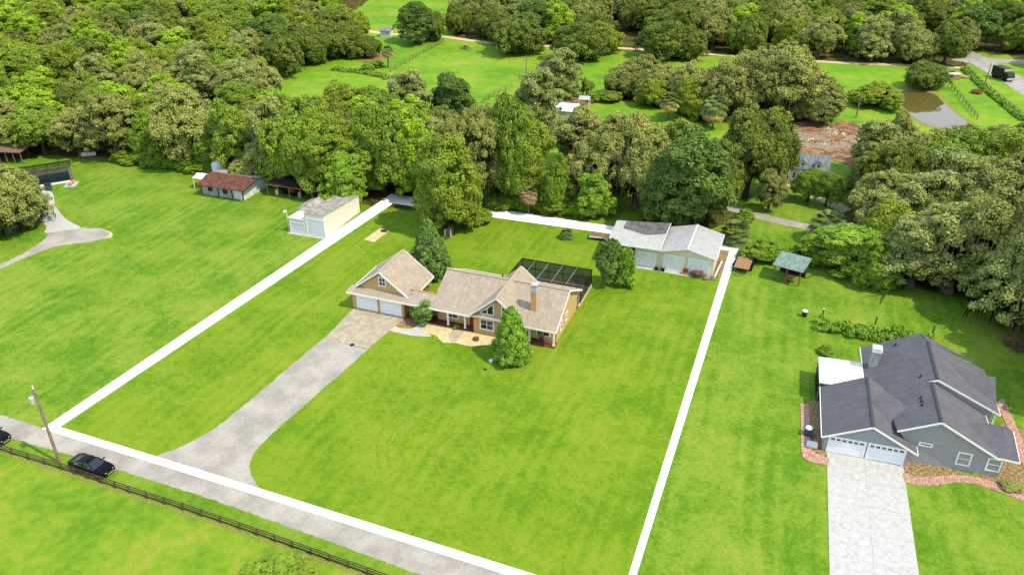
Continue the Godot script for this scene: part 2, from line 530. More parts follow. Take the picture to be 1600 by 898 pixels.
func make_crowns() -> void:
	CROWNS.oak = [crown(21, "oak", "dome", 507, 113, 0.187, 0.0, 0.2, 7.5), crown(1, "oak", "dome", 490, 117, 0.179), crown(2, "oak", "tall", 520, 113, 0.179, 0.0, 0.12), crown(3, "oak", "dome", 477, 117, 0.195, 0.05)]
	CROWNS.mossy = [crown(22, "mossy", "dome", 519, 113, 0.179, 0.35, 0.2, 7.5), crown(23, "mossy", "dome", 519, 113, 0.179, 0.3, 0.2, 7.5), crown(4, "mossy", "dome", 490, 110, 0.172, 0.4), crown(5, "mossy", "tall", 506, 110, 0.172, 0.45, 0.14), crown(6, "mossy", "dome", 446, 113, 0.172, 0.6)]
	CROWNS.yellow = [crown(7, "yellow", "tall", 446, 113, 0.211, 0.0, 0.1), crown(8, "yellow", "dome", 446, 113, 0.211)]
	CROWNS.vivid = [crown(9, "vivid", "bush", 446, 117, 0.211, 0.0, 0.02), crown(10, "vivid", "tall", 490, 113, 0.211, 0.0, 0.03)]
	CROWNS.dark = [crown(24, "dark", "dome", 519, 113, 0.187, 0.1, 0.2, 7.5), crown(11, "dark", "dome", 506, 113, 0.195, 0.05), crown(12, "dark", "dome", 490, 113, 0.179, 0.25), crown(13, "dark", "tall", 506, 113, 0.195, 0.1, 0.16)]
	CROWNS.dry = [crown(14, "dry", "bush", 267, 75, 0.172, 0.0, 0.02)]
	CROWNS.bushoak = [crown(15, "oak", "bush", 387, 110, 0.250, 0.0, 0.0)]
	for i in 4: LIMBS.push_back(limbs(70 + i, [0.2, 0.16, 0.24, 0.2][i], [1.0, 1.25, 0.9, 1.1][i]).mesh())

const SPECIES := {"oak": "live_oak_tree", "mossy": "mossy_oak_tree", "yellow": "sweetgum_tree", "vivid": "leafy_thicket_tree", "dark": "spreading_oak_tree"}
const LOOKS := {"oak": "green leafy oak", "mossy": "olive oak hung with moss", "yellow": "yellow green broadleaf tree", "vivid": "bright green vine clad tree", "dark": "dark green spreading oak"}

func tree(at: Vector3, h: float, r: float, kind: String, label: String, group := "") -> Node3D:
	var o := thing(SPECIES[kind], label, "tree", at, rng.randf() * 360.0, group)
	# low broad trees take the crowns made low and broad, so that no tuft is squashed
	var wide := []
	var high := []
	for c in CROWNS[kind]:
		if c.get_aabb().end.y < 10.0: wide.push_back(c)
		else: high.push_back(c)
	var oval := rng.randf_range(0.86, 1.16)
	var low := h / r < 2.0 and not wide.is_empty()
	var set_: Array = wide if low else high
	part("trunk", LIMBS[rng.randi() % LIMBS.size()], M.pale_bark if kind == "mossy" else M.bark, o).scale = Vector3(r / 5.0, h / 12.0, r / 5.0) * (Vector3(1.45, 1.12, 1.45) if kind == "mossy" else Vector3(1.1, 1.0, 1.1))
	part("crown", set_[rng.randi() % set_.size()], M["leaf_" + kind], o).scale = Vector3(r * oval / 5.0, h / (7.5 if low else 12.0), r / oval / 5.0)
	return o

func bush(at: Vector3, h: float, r: float, kind: String, label: String, called := "shrub", group := "") -> Node3D:
	var c: Array = CROWNS["bushoak"] if kind == "oak" else CROWNS[kind]
	var o := single(called, c[0], M["leaf_" + ("oak" if kind == "oak" else kind)], label, "shrub", at, rng.randf() * 360.0, group)
	o.scale = Vector3(r / 4.6, h / 10.5, r / 4.6)
	return o

func palm(at: Vector3, h: float, r: float, label: String, droop := 0.5, dry := 0.3, shag := false) -> void:
	var o := thing("cabbage_palm", label, "palm tree", at, rng.randf() * 360.0)
	var m := MB.new()
	for i in 6:
		var a := Vector3(0.06 * sin(i), h * i / 6.0 - (0.1 if i == 0 else 0.0), 0.05 * cos(i * 1.3))
		var b := Vector3(0.06 * sin(i + 1), h * (i + 1) / 6.0, 0.05 * cos((i + 1) * 1.3))
		m.tube(a, b, 0.2 - 0.008 * i, 0.19 - 0.008 * i, 8, false)
	part("trunk", m, M.pale_bark, o)
	var l := Leaves.new()
	l.r.seed = int(at.x * 10)
	for i in 46:
		var g := i * 2.39996
		var e := lerpf(1.25, -0.9, i / 45.0)
		var d := Vector3(cos(g) * cos(e), sin(e), sin(g) * cos(e))
		var dead := i > 46 * (1.0 - dry)
		var col := Color(0.34, 0.24, 0.12) if dead else Color(0.14, 0.20, 0.05) * l.r.randf_range(0.8, 1.3)
		if dead and shag: col = Color(0.50, 0.40, 0.10)
		var top := Vector3(0, h, 0)
		var hub := top + d * r * 0.45
		for j in 11:
			var w := (j - 5) * 0.2
			var x := d.cross(Vector3.UP).normalized()
			var dd := (d * cos(w) + x * sin(w)).normalized()
			var p1 := hub + dd * r * 0.3 + Vector3(0, -0.05 * r, 0)
			var p2 := hub + dd * r * 0.58 + Vector3(0, -droop * 0.42 * r, 0)
			var ww := x * 0.07 * r
			var nn := (d.cross(x)).normalized()
			if nn.y < 0: nn = -nn
			for q in [hub, p1 - ww, p1 + ww, p1 - ww, p2, p1 + ww]:
				l.v.push_back(q); l.n.push_back(nn); l.c.push_back(col)
		var st := d.cross(Vector3.UP).normalized() * 0.03
		for q in [top - st, hub, top + st]:
			l.v.push_back(q); l.n.push_back(Vector3.UP); l.c.push_back(Color(0.15, 0.17, 0.06))
	part("fronds", l.mesh(), M.leaf_palm, o)

func hedge(called: String, label: String, line: PackedVector2Array, w: float, h: float, kind: String, sd: int) -> void:
	# one continuous ragged hedge along a line
	var l := Leaves.new()
	l.r.seed = sd
	var t: Array = TONES[kind]
	for i in line.size() - 1:
		var a := line[i]
		var b := line[i + 1]
		var k := int(a.distance_to(b) / 0.07)
		for j in k:
			var p := a.lerp(b, float(j) / k)
			var off := (b - a).orthogonal().normalized() * l.r.randf_range(-0.5, 0.5) * w
			var hh := h * (0.75 + 0.3 * sin(p.x * 1.3 + p.y) * sin(p.x * 0.37)) * (1.0 - 0.6 * pow(absf(off.length() / w * 2.0), 3))
			var y := hh * l.r.randf_range(0.35, 1.0)
			var out := Vector3(off.x, 0.4, off.y).normalized()
			l.clump(Vector3(p.x + off.x, y, p.y + off.y), out, 0.3, 26, 0.19, t, l.r.randf_range(0, 1.1))
	single(called, l.mesh(), M["leaf_" + kind], label, "hedge")

func scatter(poly: PackedVector2Array, gap: float, busy: Array, far_gap: float) -> Array:
	# places in a wood, kept apart from each other and from the trees in busy
	var lo := poly[0]
	var hi := poly[0]
	for p in poly:
		lo = lo.min(p); hi = hi.max(p)
	var out := []
	for i in 9000:
		var p := Vector2(rng.randf_range(lo.x, hi.x), rng.randf_range(lo.y, hi.y))
		if not Geometry2D.is_point_in_polygon(p, poly): continue
		var dist := -p.y
		if absf(p.x) > dist * 0.69 + 16.0: continue
		var g := lerpf(gap, far_gap, clampf((dist - 140.0) / 150.0, 0, 1))
		var ok := true
		for q in busy:
			if p.distance_to(q) < g * 0.9:
				ok = false
				break
		if not ok: continue
		out.push_back(p)
		busy.push_back(p)
	return out

# ---------------------------------------------------------------- building helpers: u along the front, h up, d back from the front
func P(u: float, h: float, d: float) -> Vector3:
	return Vector3(u, h, -d)

func slab(pts: Array, thick: float, m: MB = null) -> MB:
	# a roof plane of real thickness
	if m == null: m = MB.new()
	var q := []
	for p in pts: q.push_back(P(p[0], p[1], p[2]))
	var nn := Vector3.ZERO
	for i in range(1, q.size() - 1): nn += (q[i + 1] - q[0]).cross(q[i] - q[0])
	nn = nn.normalized()
	if nn.y < 0: nn = -nn
	m.extrude(q, -nn * thick)
	return m

func wall(m: MB, pts: Array, thick: Vector3) -> void:
	var q := []
	for p in pts: q.push_back(P(p[0], p[1], p[2]))
	m.extrude(q, thick)

func block(m: MB, u0: float, u1: float, h0: float, h1: float, d0: float, d1: float) -> void:
	m.box(P((u0 + u1) / 2, (h0 + h1) / 2, (d0 + d1) / 2), Vector3(u1 - u0, h1 - h0, d1 - d0))

func edge(m: MB, a: Array, b: Array, w := 0.08, h := 0.2) -> void:
	m.bar(P(a[0], a[1], a[2]), P(b[0], b[1], b[2]), w, h)

func window(parent: Node, c: Vector3, w: float, h: float, right: Vector3, out: Vector3, nx := 2, ny := 2, frame: Material = null, pane: Material = null, fw := 0.13) -> MeshInstance3D:
	var m := MB.new()
	var up := Vector3.UP
	for s in [-1, 1]:
		m.obox(c + up * s * (h / 2 - fw / 2) + out * 0.03, right * w / 2, up * fw / 2, out * 0.05)
		m.obox(c + right * s * (w / 2 - fw / 2) + out * 0.032, right * fw / 2, up * (h / 2 - fw), out * 0.05)
	for i in range(1, nx): m.obox(c + right * (w * i / nx - w / 2) + out * 0.025, right * 0.035, up * (h / 2 - fw), out * 0.035)
	for i in range(1, ny): m.obox(c + up * (h * i / ny - h / 2) + out * 0.02, right * (w / 2 - fw), up * 0.03, out * 0.03)
	var o := part("window", m, frame if frame else M.white_paint, parent)
	var g := MB.new()
	g.obox(c + out * 0.005, right * (w / 2 - fw * 0.6), up * (h / 2 - fw * 0.6), out * 0.012)
	part("pane", g, pane if pane else M.glass, o)
	return o

func shaped_window(parent: Node, pts: Array, out: Vector3, bars: Array) -> void:
	# pts: the outline on the wall; bars: pairs of points for glazing bars
	var m := MB.new()
	for i in pts.size():
		var a: Vector3 = pts[i]
		var b: Vector3 = pts[(i + 1) % pts.size()]
		var d := (b - a).normalized()
		m.obox((a + b) / 2 + out * 0.03, d * (a.distance_to(b) / 2 + 0.05), d.cross(out) * 0.065, out * 0.05)
	for b in bars:
		var d: Vector3 = (b[1] - b[0]).normalized()
		m.obox((b[0] + b[1]) / 2 + out * 0.028, d * b[0].distance_to(b[1]) / 2, d.cross(out) * 0.05, out * 0.04)
	var o := part("window", m, M.white_paint, parent)
	var g := MB.new()
	var q := []
	for p in pts: q.push_back(p + out * 0.015)
	g.extrude(q, -out * 0.03)
	part("pane", g, M.glass, o)

func garage_door(parent: Node, u0: float, u1: float, h0: float, h1: float, d: float, rows: int, m_: Material, lights := 0, trim := true) -> void:
	var f := MB.new()
	if trim:
		block(f, u0 - 0.14, u0, h0, h1 + 0.12, d - 0.09, d + 0.02)
		block(f, u1, u1 + 0.14, h0, h1 + 0.12, d - 0.09, d + 0.02)
		block(f, u0, u1, h1, h1 + 0.12, d - 0.088, d + 0.02)
	else:
		block(f, u0, u1, h0, h1, d + 0.012, d + 0.03)
	var o := part("garage_door", f, M.white_paint if trim else m_, parent)
	var rh := (h1 - h0) / rows
	for i in rows:
		var p := MB.new()
		block(p, u0, u1, h0 + rh * i + 0.012, h0 + rh * (i + 1) - 0.008, d - 0.045 + 0.006 * (i % 2), d + 0.02)
		part("door_panel", p, m_, o)
	for i in lights:
		var w := (u1 - u0) / lights
		var p := MB.new()
		for s in 2:
			block(p, u0 + w * (i + 0.18) + s * w * 0.34, u0 + w * (i + 0.18) + s * w * 0.34 + w * 0.29, h1 - rh * 0.75, h1 - rh * 0.28, d - 0.062, d - 0.03)
		part("door_pane", p, M.glass, o)

func seams(roof_: Node, a: Vector3, b: Vector3, down: Vector3, n: int, m_: Material, r := 0.03) -> void:
	# standing seams of a metal roof, from the edge a-b along down
	var m := MB.new()
	for i in n + 1:
		var p := a.lerp(b, float(i) / n)
		m.bar(p, p + down, r * 1.6, r * 2)
	var o := part("seam", m, m_, roof_)
	o.set_meta("kind", "stuff")

# ---------------------------------------------------------------- the house in the middle
func main_house() -> void:
	var o := thing("house", "tan stucco house with beige shingle roofs, big front gable, chimney and two garage doors", "house", Vector3(-20.55, 0, -88.92), -20.4)
	var w := MB.new()
	wall(w, [[0, 0, 0], [7.4, 0, 0], [7.4, 2.6, 0], [0, 2.6, 0]], P(0, 0, 0.25))
	wall(w, [[0.2, 2.5, 0.5], [8.0, 2.5, 0.5], [4.1, 5.45, 0.5]], P(0, 0, 0.2))
	wall(w, [[0, 0, 0.25], [0, 2.45, 0.25], [0, 2.45, 6.6], [0, 0, 6.6]], P(0.2, 0, 0))
	wall(w, [[7.4, 0, 0.25], [7.4, 2.75, 0.25], [7.4, 2.75, 6.6], [7.4, 0, 6.6]], P(-0.2, 0, 0))
	wall(w, [[0.2, 0, 6.6], [7.2, 0, 6.6], [7.2, 2.7, 6.6], [4.1, 5.4, 6.6], [0.2, 2.5, 6.6]], P(0, 0, -0.2))
	part("garage_wall", w, M.stucco, o)
	w = MB.new()
	wall(w, [[16.9, 0, 0], [23.3, 0, 0], [23.3, 2.6, 0], [20.1, 5.2, 0], [16.9, 2.6, 0]], P(0, 0, 0.2))
	wall(w, [[16.9, 0, 0.2], [16.9, 2.6, 0.2], [16.9, 2.6, 1.9], [16.9, 0, 1.9]], P(0.2, 0, 0))
	wall(w, [[23.3, 0, 0.2], [23.3, 2.6, 0.2], [23.3, 2.6, 1.9], [23.3, 0, 1.9]], P(-0.2, 0, 0))
	wall(w, [[11.6, 0, 1.0], [17.0, 0, 1.0], [17.0, 3.0, 1.0], [11.6, 3.0, 1.0]], P(0, 0, 0.2))
	wall(w, [[23.2, 0, 1.0], [27.2, 0, 1.0], [27.2, 3.0, 1.0], [23.2, 3.0, 1.0]], P(0, 0, 0.2))
	wall(w, [[27.2, 0, 1.2], [27.2, 0, 9.7], [27.2, 2.6, 9.7], [27.2, 5.05, 4.9], [27.2, 3.15, 1.2]], P(-0.2, 0, 0))
	wall(w, [[27.2, 2.5, 0.0], [27.2, 2.5, 1.2], [27.2, 3.1, 1.2], [27.2, 2.62, 0.0]], P(-0.2, 0, 0))
	wall(w, [[11.6, 0, 2.1], [11.6, 0, 9.7], [11.6, 2.6, 9.7], [11.6, 5.05, 4.9], [11.6, 3.55, 2.1]], P(0.2, 0, 0))
	wall(w, [[11.8, 0, 9.7], [27.0, 0, 9.7], [27.0, 2.6, 9.7], [11.8, 2.6, 9.7]], P(0, 0, -0.2))
	wall(w, [[16.9, 2.5, 8.0], [23.3, 2.5, 8.0], [20.1, 5.2, 8.0]], P(0, 0, -0.2))
	part("house_wall", w, M.stucco, o)
	w = MB.new()
	wall(w, [[7.4, 0, 1.7], [11.6, 0, 1.7], [11.6, 3.3, 1.7], [7.4, 3.3, 1.7]], P(0, 0, 0.15))
	part("passage_wall", w, M.stucco, o)
	# roofs
	var r := part("garage_roof", slab([[4.1, 5.8, 0.2], [4.1, 5.8, 6.9], [-0.15, 2.57, 6.9], [-0.15, 2.57, 0.2]], 0.16), M.tan_shingle, o)
	part("garage_roof", slab([[4.1, 5.803, 0.2], [4.1, 5.803, 6.9], [8.35, 2.57, 6.9], [8.35, 2.57, 0.2]], 0.16), M.tan_shingle, o)
	part("front_awning", slab([[-0.45, 2.5, -0.62], [8.3, 2.5, -0.62], [8.3, 3.09, 0.52], [-0.2, 3.09, 0.52]], 0.14), M.tan_shingle, o)
	part("passage_roof", slab([[8.3, 2.502, -0.62], [11.5, 2.502, -0.62], [11.5, 3.47, 1.25], [8.3, 3.47, 1.25]], 0.14), M.tan_shingle, o)
	part("main_roof", slab([[11.35, 2.5, -0.62], [27.6, 2.5, -0.62], [27.6, 5.3, 4.9], [11.35, 5.3, 4.9]], 0.17), M.tan_shingle, o)
	part("main_roof", slab([[11.35, 2.503, 10.4], [27.6, 2.503, 10.4], [27.6, 5.303, 4.9], [11.35, 5.303, 4.9]], 0.17), M.tan_shingle, o)
	part("gable_roof", slab([[20.1, 5.55, -0.45], [20.1, 5.55, 8.3], [16.7, 2.69, 8.3], [16.7, 2.69, -0.45]], 0.17), M.tan_shingle, o)
	part("gable_roof", slab([[20.1, 5.553, -0.45], [20.1, 5.553, 8.3], [23.5, 2.69, 8.3], [23.5, 2.69, -0.45]], 0.17), M.tan_shingle, o)
	var f := MB.new()
	for s in [[[4.1, 5.76, 0.15], [-0.15, 2.53, 0.15]], [[4.1, 5.76, 0.15], [8.35, 2.53, 0.15]], [[4.1, 5.76, 6.93], [8.35, 2.53, 6.93]], [[4.1, 5.76, 6.93], [-0.15, 2.53, 6.93]], [[-0.18, 2.52, 0.15], [-0.18, 2.52, 6.93]], [[8.38, 2.52, 0.15], [8.38, 2.52, 6.93]],
			[[20.1, 5.5, -0.5], [16.7, 2.64, -0.5]], [[20.1, 5.5, -0.5], [23.5, 2.64, -0.5]], [[20.1, 5.5, 8.34], [23.5, 2.64, 8.34]], [[27.64, 2.46, -0.62], [27.64, 5.25, 4.9]], [[27.64, 5.25, 4.9], [27.64, 2.46, 10.4]], [[11.31, 5.25, 4.9], [11.31, 2.46, 10.4]],
			[[-0.45, 2.44, -0.65], [16.7, 2.44, -0.65]], [[23.4, 2.44, -0.65], [27.64, 2.44, -0.65]], [[11.35, 2.44, 10.43], [27.64, 2.44, 10.43]], [[16.7, 2.62, -0.45], [16.7, 2.62, 0.0]]]:
		edge(f, s[0], s[1], 0.07, 0.19)
	part("fascia", f, M.white_paint, o)
	f = MB.new()
	for s in [[[4.1, 5.83, 0.2], [4.1, 5.83, 6.9]], [[11.35, 5.33, 4.9], [19.8, 5.33, 4.9]], [[20.4, 5.33, 4.9], [27.6, 5.33, 4.9]], [[20.1, 5.58, -0.45], [20.1, 5.58, 8.3]]]:
		f = MB.new()
		edge(f, s[0], s[1], 0.3, 0.05)
		part("ridge_cap", f, M.tan_ridge_cap, o)
	f = MB.new()
	f.tube(P(18.3, 4.3, 6.4), P(18.3, 5.1, 6.4), 0.09, 0.09, 8)
	part("vent_pipe", f, M.dark_trim, o)
	# chimney
	f = MB.new()
	block(f, 23.75, 24.45, 3.2, 6.15, 1.45, 2.2)
	var ch := part("chimney", f, M.stucco, o)
	f = MB.new()
	block(f, 23.69, 24.51, 6.15, 6.5, 1.38, 2.26)
	block(f, 23.75, 24.45, 6.5, 6.95, 1.45, 1.53)
	block(f, 23.75, 24.45, 6.5, 6.95, 2.12, 2.2)
	block(f, 23.71, 24.49, 6.95, 7.1, 1.4, 2.24)
	part("chimney_cap", f, M.galvanised, ch)
	# doors, windows
	garage_door(o, 0.78, 3.5, 0.06, 2.12, 0.0, 4, M.door_white)
	garage_door(o, 4.22, 6.95, 0.06, 2.12, 0.0, 4, M.door_white)
	var X := Vector3.RIGHT
	var F := Vector3(0, 0, 1)
	window(o, P(4.34, 4.3, 0.5), 1.05, 1.3, X, F, 2, 2)
	window(o, P(13.65, 1.3, 1.0), 1.65, 1.25, X, F, 2, 2)
	window(o, P(25.55, 1.3, 1.0), 1.75, 1.25, X, F, 2, 2)
	window(o, P(18.68, 1.35, 0.0), 1.85, 1.5, X, F, 2, 2)
	window(o, P(21.5, 1.35, 0.0), 1.85, 1.5, X, F, 2, 2)
	shaped_window(o, [P(17.85, 2.85, 0), P(19.58, 2.85, 0), P(19.58, 4.42, 0), P(17.85, 3.0, 0)], F, [[P(18.75, 2.85, 0), P(18.75, 3.7, 0)]])
	shaped_window(o, [P(20.62, 2.85, 0), P(22.35, 2.85, 0), P(22.35, 3.0, 0), P(20.62, 4.42, 0)], F, [[P(21.45, 2.85, 0), P(21.45, 3.7, 0)]])
	var S := Vector3(1, 0, 0)
	window(o, P(27.2, 1.55, 5.0), 1.0, 1.2, Vector3(0, 0, -1), S, 1, 2)
	window(o, P(27.2, 1.5, 2.75), 0.8, 1.4, Vector3(0, 0, -1), S, 1, 2)
	f = MB.new()
	block(f, 7.95, 8.85, 0.05, 2.1, 1.62, 1.7)
	part("side_door", f, M.white_paint, o)
	f = MB.new()
	block(f, 16.0, 16.8, 0.15, 2.25, 0.93, 1.0)
	part("front_door", f, M.red_wood, o)
	# porches
	for s in [[7.5, 11.5], [11.52, 16.88], [23.32, 27.35]]:
		f = MB.new()
		block(f, s[0], s[1], -0.1, 0.14, -0.25, 0.98 if s[0] > 8 else 1.68)
		part("porch_floor", f, M.brick_floor, o)
	for u in [13.43, 15.72, 24.1, 27.15]:
		f = MB.new()
		block(f, u - 0.1, u + 0.1, 0.14, 2.4, 0.05, 0.25)
		block(f, u - 0.14, u + 0.14, 0.14, 0.3, 0.01, 0.29)
		part("porch_post", f, M.white_paint, o)
	f = MB.new()
	block(f, 11.6, 16.9, 2.26, 2.44, 0.06, 0.24)
	part("porch_beam", f, M.white_paint, o)
	f = MB.new()
	block(f, 23.3, 27.25, 2.26, 2.44, 0.06, 0.24)
	part("porch_beam", f, M.white_paint, o)
	# the screened terrace behind
	var e := thing("screen_enclosure", "dark framed screen enclosure over the terrace behind the tan house", "enclosure", o.position, -20.4)
	f = MB.new()
	block(f, 17.4, 27.5, -0.1, 0.08, 10.45, 16.1)
	part("terrace_floor", f, M.stained_concrete, e)
	f = MB.new()
	block(f, 27.3, 27.5, 0.08, 0.42, 9.8, 16.1)
	part("low_wall", f, M.gravel, e)
	var top := 2.55
	var us := [17.5, 19.45, 21.4, 23.4, 25.4, 27.4]
	for i in us.size():
		for d in [16.0]:
			f = MB.new()
			f.bar(P(us[i], 0.05, d), P(us[i], top, d), 0.1, 0.1)
			part("screen_post", f, M.bronze, e)
		f = MB.new()
		f.bar(P(us[i], top, 16.0), P(us[i], 2.75, 10.5), 0.09, 0.11)
		part("roof_bar", f, M.seam_metal if i in [1, 2, 3, 4] else M.bronze, e)
	for d in [10.6, 13.3]:
		for u in [17.5, 27.4]:
			f = MB.new()
			f.bar(P(u, 0.05, d), P(u, top + 0.1, d), 0.1, 0.1)
			part("screen_post", f, M.bronze, e)
	f = MB.new()
	edge(f, [17.45, top, 16.0], [27.45, top, 16.0], 0.12, 0.12)
	edge(f, [17.45, 1.3, 16.0], [27.45, 1.3, 16.0], 0.07, 0.07)
	edge(f, [17.45, 2.74, 10.5], [27.45, 2.74, 10.5], 0.1, 0.1)
	edge(f, [27.4, 1.3, 10.5], [27.4, 1.3, 15.9], 0.07, 0.07)
	edge(f, [17.5, 2.64, 13.3], [27.4, 2.64, 13.3], 0.06, 0.06)
	edge(f, [25.4, 2.6, 15.9], [27.3, 2.72, 13.4], 0.06, 0.06)
	part("screen_rail", f, M.bronze, e)
	for i in 5:
		f = MB.new()
		f.face([P(us[i] + 0.05, top + 0.07, 15.94), P(us[i + 1] - 0.05, top + 0.07, 15.94), P(us[i + 1] - 0.05, 2.8, 10.5), P(us[i] + 0.05, 2.8, 10.5)])
		part("screen_panel", f, M.screen, e)
		f = MB.new()
		f.face([P(us[i] + 0.05, 0.1, 16.02), P(us[i + 1] - 0.05, 0.1, 16.02), P(us[i + 1] - 0.05, top - 0.06, 16.02), P(us[i] + 0.05, top - 0.06, 16.02)])
		part("screen_panel", f, M.screen, e)
	for u in [17.46, 27.44]:
		for s in [[10.65, 13.25], [13.35, 15.95]]:
			f = MB.new()
			f.face([P(u, 0.1, s[0]), P(u, 0.1, s[1]), P(u, top - 0.05, s[1]), P(u, top - 0.05, s[0])])
			part("screen_panel", f, M.screen, e)

# ---------------------------------------------------------------- the grey house
func grey_house() -> void:
	var o := thing("house", "grey stucco house with charcoal shingle roofs, white trim and two white garage doors", "house", Vector3(31.0, 0, -60.82), -17.7)
	var w := MB.new()
	wall(w, [[-0.45, 0, 0], [7.2, 0, 0], [7.2, 2.0, 0], [3.45, 3.85, 0], [-0.45, 2.0, 0]], P(0, 0, 0.2))
	wall(w, [[-0.45, 0, 0.2], [-0.45, 2.0, 0.2], [-0.45, 2.0, 8.0], [-0.45, 0, 8.0]], P(0.2, 0, 0))
	wall(w, [[7.2, 0, 0.2], [7.2, 2.0, 0.2], [7.2, 2.0, 1.0], [7.2, 0, 1.0]], P(-0.2, 0, 0))
	wall(w, [[-0.25, 0, 8.0], [4.0, 0, 8.0], [4.0, 3.4, 8.0], [3.45, 3.8, 8.0], [-0.25, 2.1, 8.0]], P(0, 0, -0.2))
	part("garage_wall", w, M.grey_stucco, o)
	w = MB.new()
	wall(w, [[7.0, 0, 0.98], [15.35, 0, 0.98], [15.35, 2.1, 0.98], [14.3, 2.45, 0.98], [9.2, 5.1, 0.98], [5.9, 3.4, 0.98], [7.0, 2.0, 0.98]], P(0, 0, 0.2))
	wall(w, [[15.35, 0, 1.18], [15.35, 2.2, 1.18], [15.35, 2.2, 6.6], [15.35, 0, 6.6]], P(-0.2, 0, 0))
	wall(w, [[9.2, 0, 7.6], [15.2, 0, 7.6], [15.2, 2.9, 7.6], [9.7, 5.4, 7.6], [9.2, 5.2, 7.6]], P(0, 0, 0.2))
	wall(w, [[4.0, 0, 8.0], [4.0, 2.4, 8.0], [4.0, 2.4, 16.6], [4.0, 0, 16.6]], P(0.2, 0, 0))
	wall(w, [[4.2, 0, 16.6], [15.2, 0, 16.6], [15.2, 2.6, 16.6], [9.2, 5.1, 16.6], [4.2, 2.4, 16.6]], P(0, 0, -0.2))
	wall(w, [[15.2, 0, 7.8], [15.2, 2.7, 7.8], [15.2, 2.7, 16.4], [15.2, 0, 16.4]], P(-0.2, 0, 0))
	part("house_wall", w, M.grey_stucco, o)
	var D: Material = M.dark_shingle
	part("garage_roof", slab([[3.45, 4.12, -0.35], [3.45, 4.12, 8.25], [-0.78, 1.94, 8.25], [-0.78, 1.94, -0.35]], 0.14), D, o)
	part("garage_roof", slab([[3.45, 4.123, -0.35], [3.45, 4.123, 8.25], [7.8, 1.9, 8.0], [7.8, 1.9, -0.35]], 0.14), D, o)
	part("link_roof", slab([[3.4, 4.1, 3.94], [7.05, 4.15, 3.94], [5.8, 2.65, 1.3], [3.4, 2.65, 1.3]], 0.1), D, o)
	part("link_roof", slab([[3.4, 4.103, 3.94], [7.05, 4.153, 3.94], [4.97, 3.1, 8.2], [3.4, 3.1, 8.2]], 0.1), D, o)
	part("main_roof", slab([[5.75, 3.52, 0.6], [9.2, 5.35, 0.6], [9.2, 5.35, 8.2], [5.0, 3.124, 8.2]], 0.14), D, o)
	part("main_roof", slab([[3.62, 2.393, 8.2], [9.202, 5.351, 8.2], [9.202, 5.351, 16.9], [3.62, 2.393, 16.9]], 0.14), D, o)
	part("main_roof", slab([[9.2, 5.352, 7.45], [9.7, 5.615, 7.45], [9.7, 5.615, 15.0], [9.2, 5.352, 16.0]], 0.14), D, o)
	part("main_roof", slab([[9.2, 5.353, 0.6], [14.75, 2.4, 0.6], [14.75, 2.4, 7.6], [9.2, 5.353, 7.6]], 0.14), D, o)
	part("main_roof", slab([[9.7, 5.618, 7.45], [16.0, 2.72, 7.45], [16.0, 2.72, 15.6], [9.7, 5.618, 15.0]], 0.14), D, o)
	part("main_roof", slab([[9.2, 5.35, 16.9], [9.7, 5.6, 15.0], [15.6, 2.6, 16.9]], 0.14), D, o)
	part("wing_roof", slab([[11.6, 3.76, 3.5], [16.05, 3.76, 3.5], [16.45, 2.35, 0.7], [14.6, 2.35, 0.85]], 0.12), D, o)
	part("wing_roof", slab([[11.6, 3.763, 3.5], [16.05, 3.763, 3.5], [16.45, 2.35, 6.2], [14.6, 2.35, 6.2]], 0.12), D, o)
	part("wing_roof", slab([[11.85, 4.55, 11.5], [15.85, 4.55, 11.5], [15.95, 2.55, 8.7], [13.0, 2.55, 8.7]], 0.12), D, o)
	part("wing_roof", slab([[11.85, 4.553, 11.5], [15.85, 4.553, 11.5], [15.95, 2.55, 14.3], [13.0, 2.55, 14.3]], 0.12), D, o)
	w = MB.new()
	wall(w, [[15.8, 0, 8.9], [15.8, 2.5, 8.9], [15.8, 4.4, 11.5], [15.8, 2.5, 14.1], [15.8, 0, 14.1]], P(-0.15, 0, 0))
	part("wing_wall", w, M.grey_stucco, o)
	var f := MB.new()
	for s in [[[3.45, 4.06, -0.4], [-0.78, 1.88, -0.4]], [[3.45, 4.06, -0.4], [7.8, 1.84, -0.4]], [[-0.82, 1.88, -0.4], [-0.82, 1.88, 8.25]], [[7.84, 1.84, -0.4], [7.84, 1.84, 1.0]],
			[[9.2, 5.29, 0.55], [5.75, 3.46, 0.55]], [[9.2, 5.29, 0.55], [14.75, 2.34, 0.55]], [[9.7, 5.56, 7.4], [16.0, 2.66, 7.4]], [[9.7, 5.56, 7.4], [9.0, 5.2, 7.4]], [[14.6, 2.29, 0.8], [16.5, 2.29, 0.65]], [[16.5, 2.29, 0.65], [16.1, 3.7, 3.5]],
			[[3.58, 2.34, 8.3], [3.58, 2.34, 16.9]], [[16.04, 2.66, 7.4], [16.04, 2.66, 8.8]], [[14.79, 2.34, 4.6], [14.79, 2.34, 7.5]]]:
		edge(f, s[0], s[1], 0.06, 0.17)
	part("fascia", f, M.white_paint, o)
	f = MB.new()
	for s in [[[3.45, 4.15, -0.3], [3.45, 4.15, 8.2]], [[9.2, 5.38, 0.7], [9.2, 5.38, 7.3]], [[9.7, 5.65, 7.6], [9.7, 5.65, 15.0]]]:
		f = MB.new()
		edge(f, s[0], s[1], 0.24, 0.05)
		part("ridge_cap", f, M.ridge_cap, o)
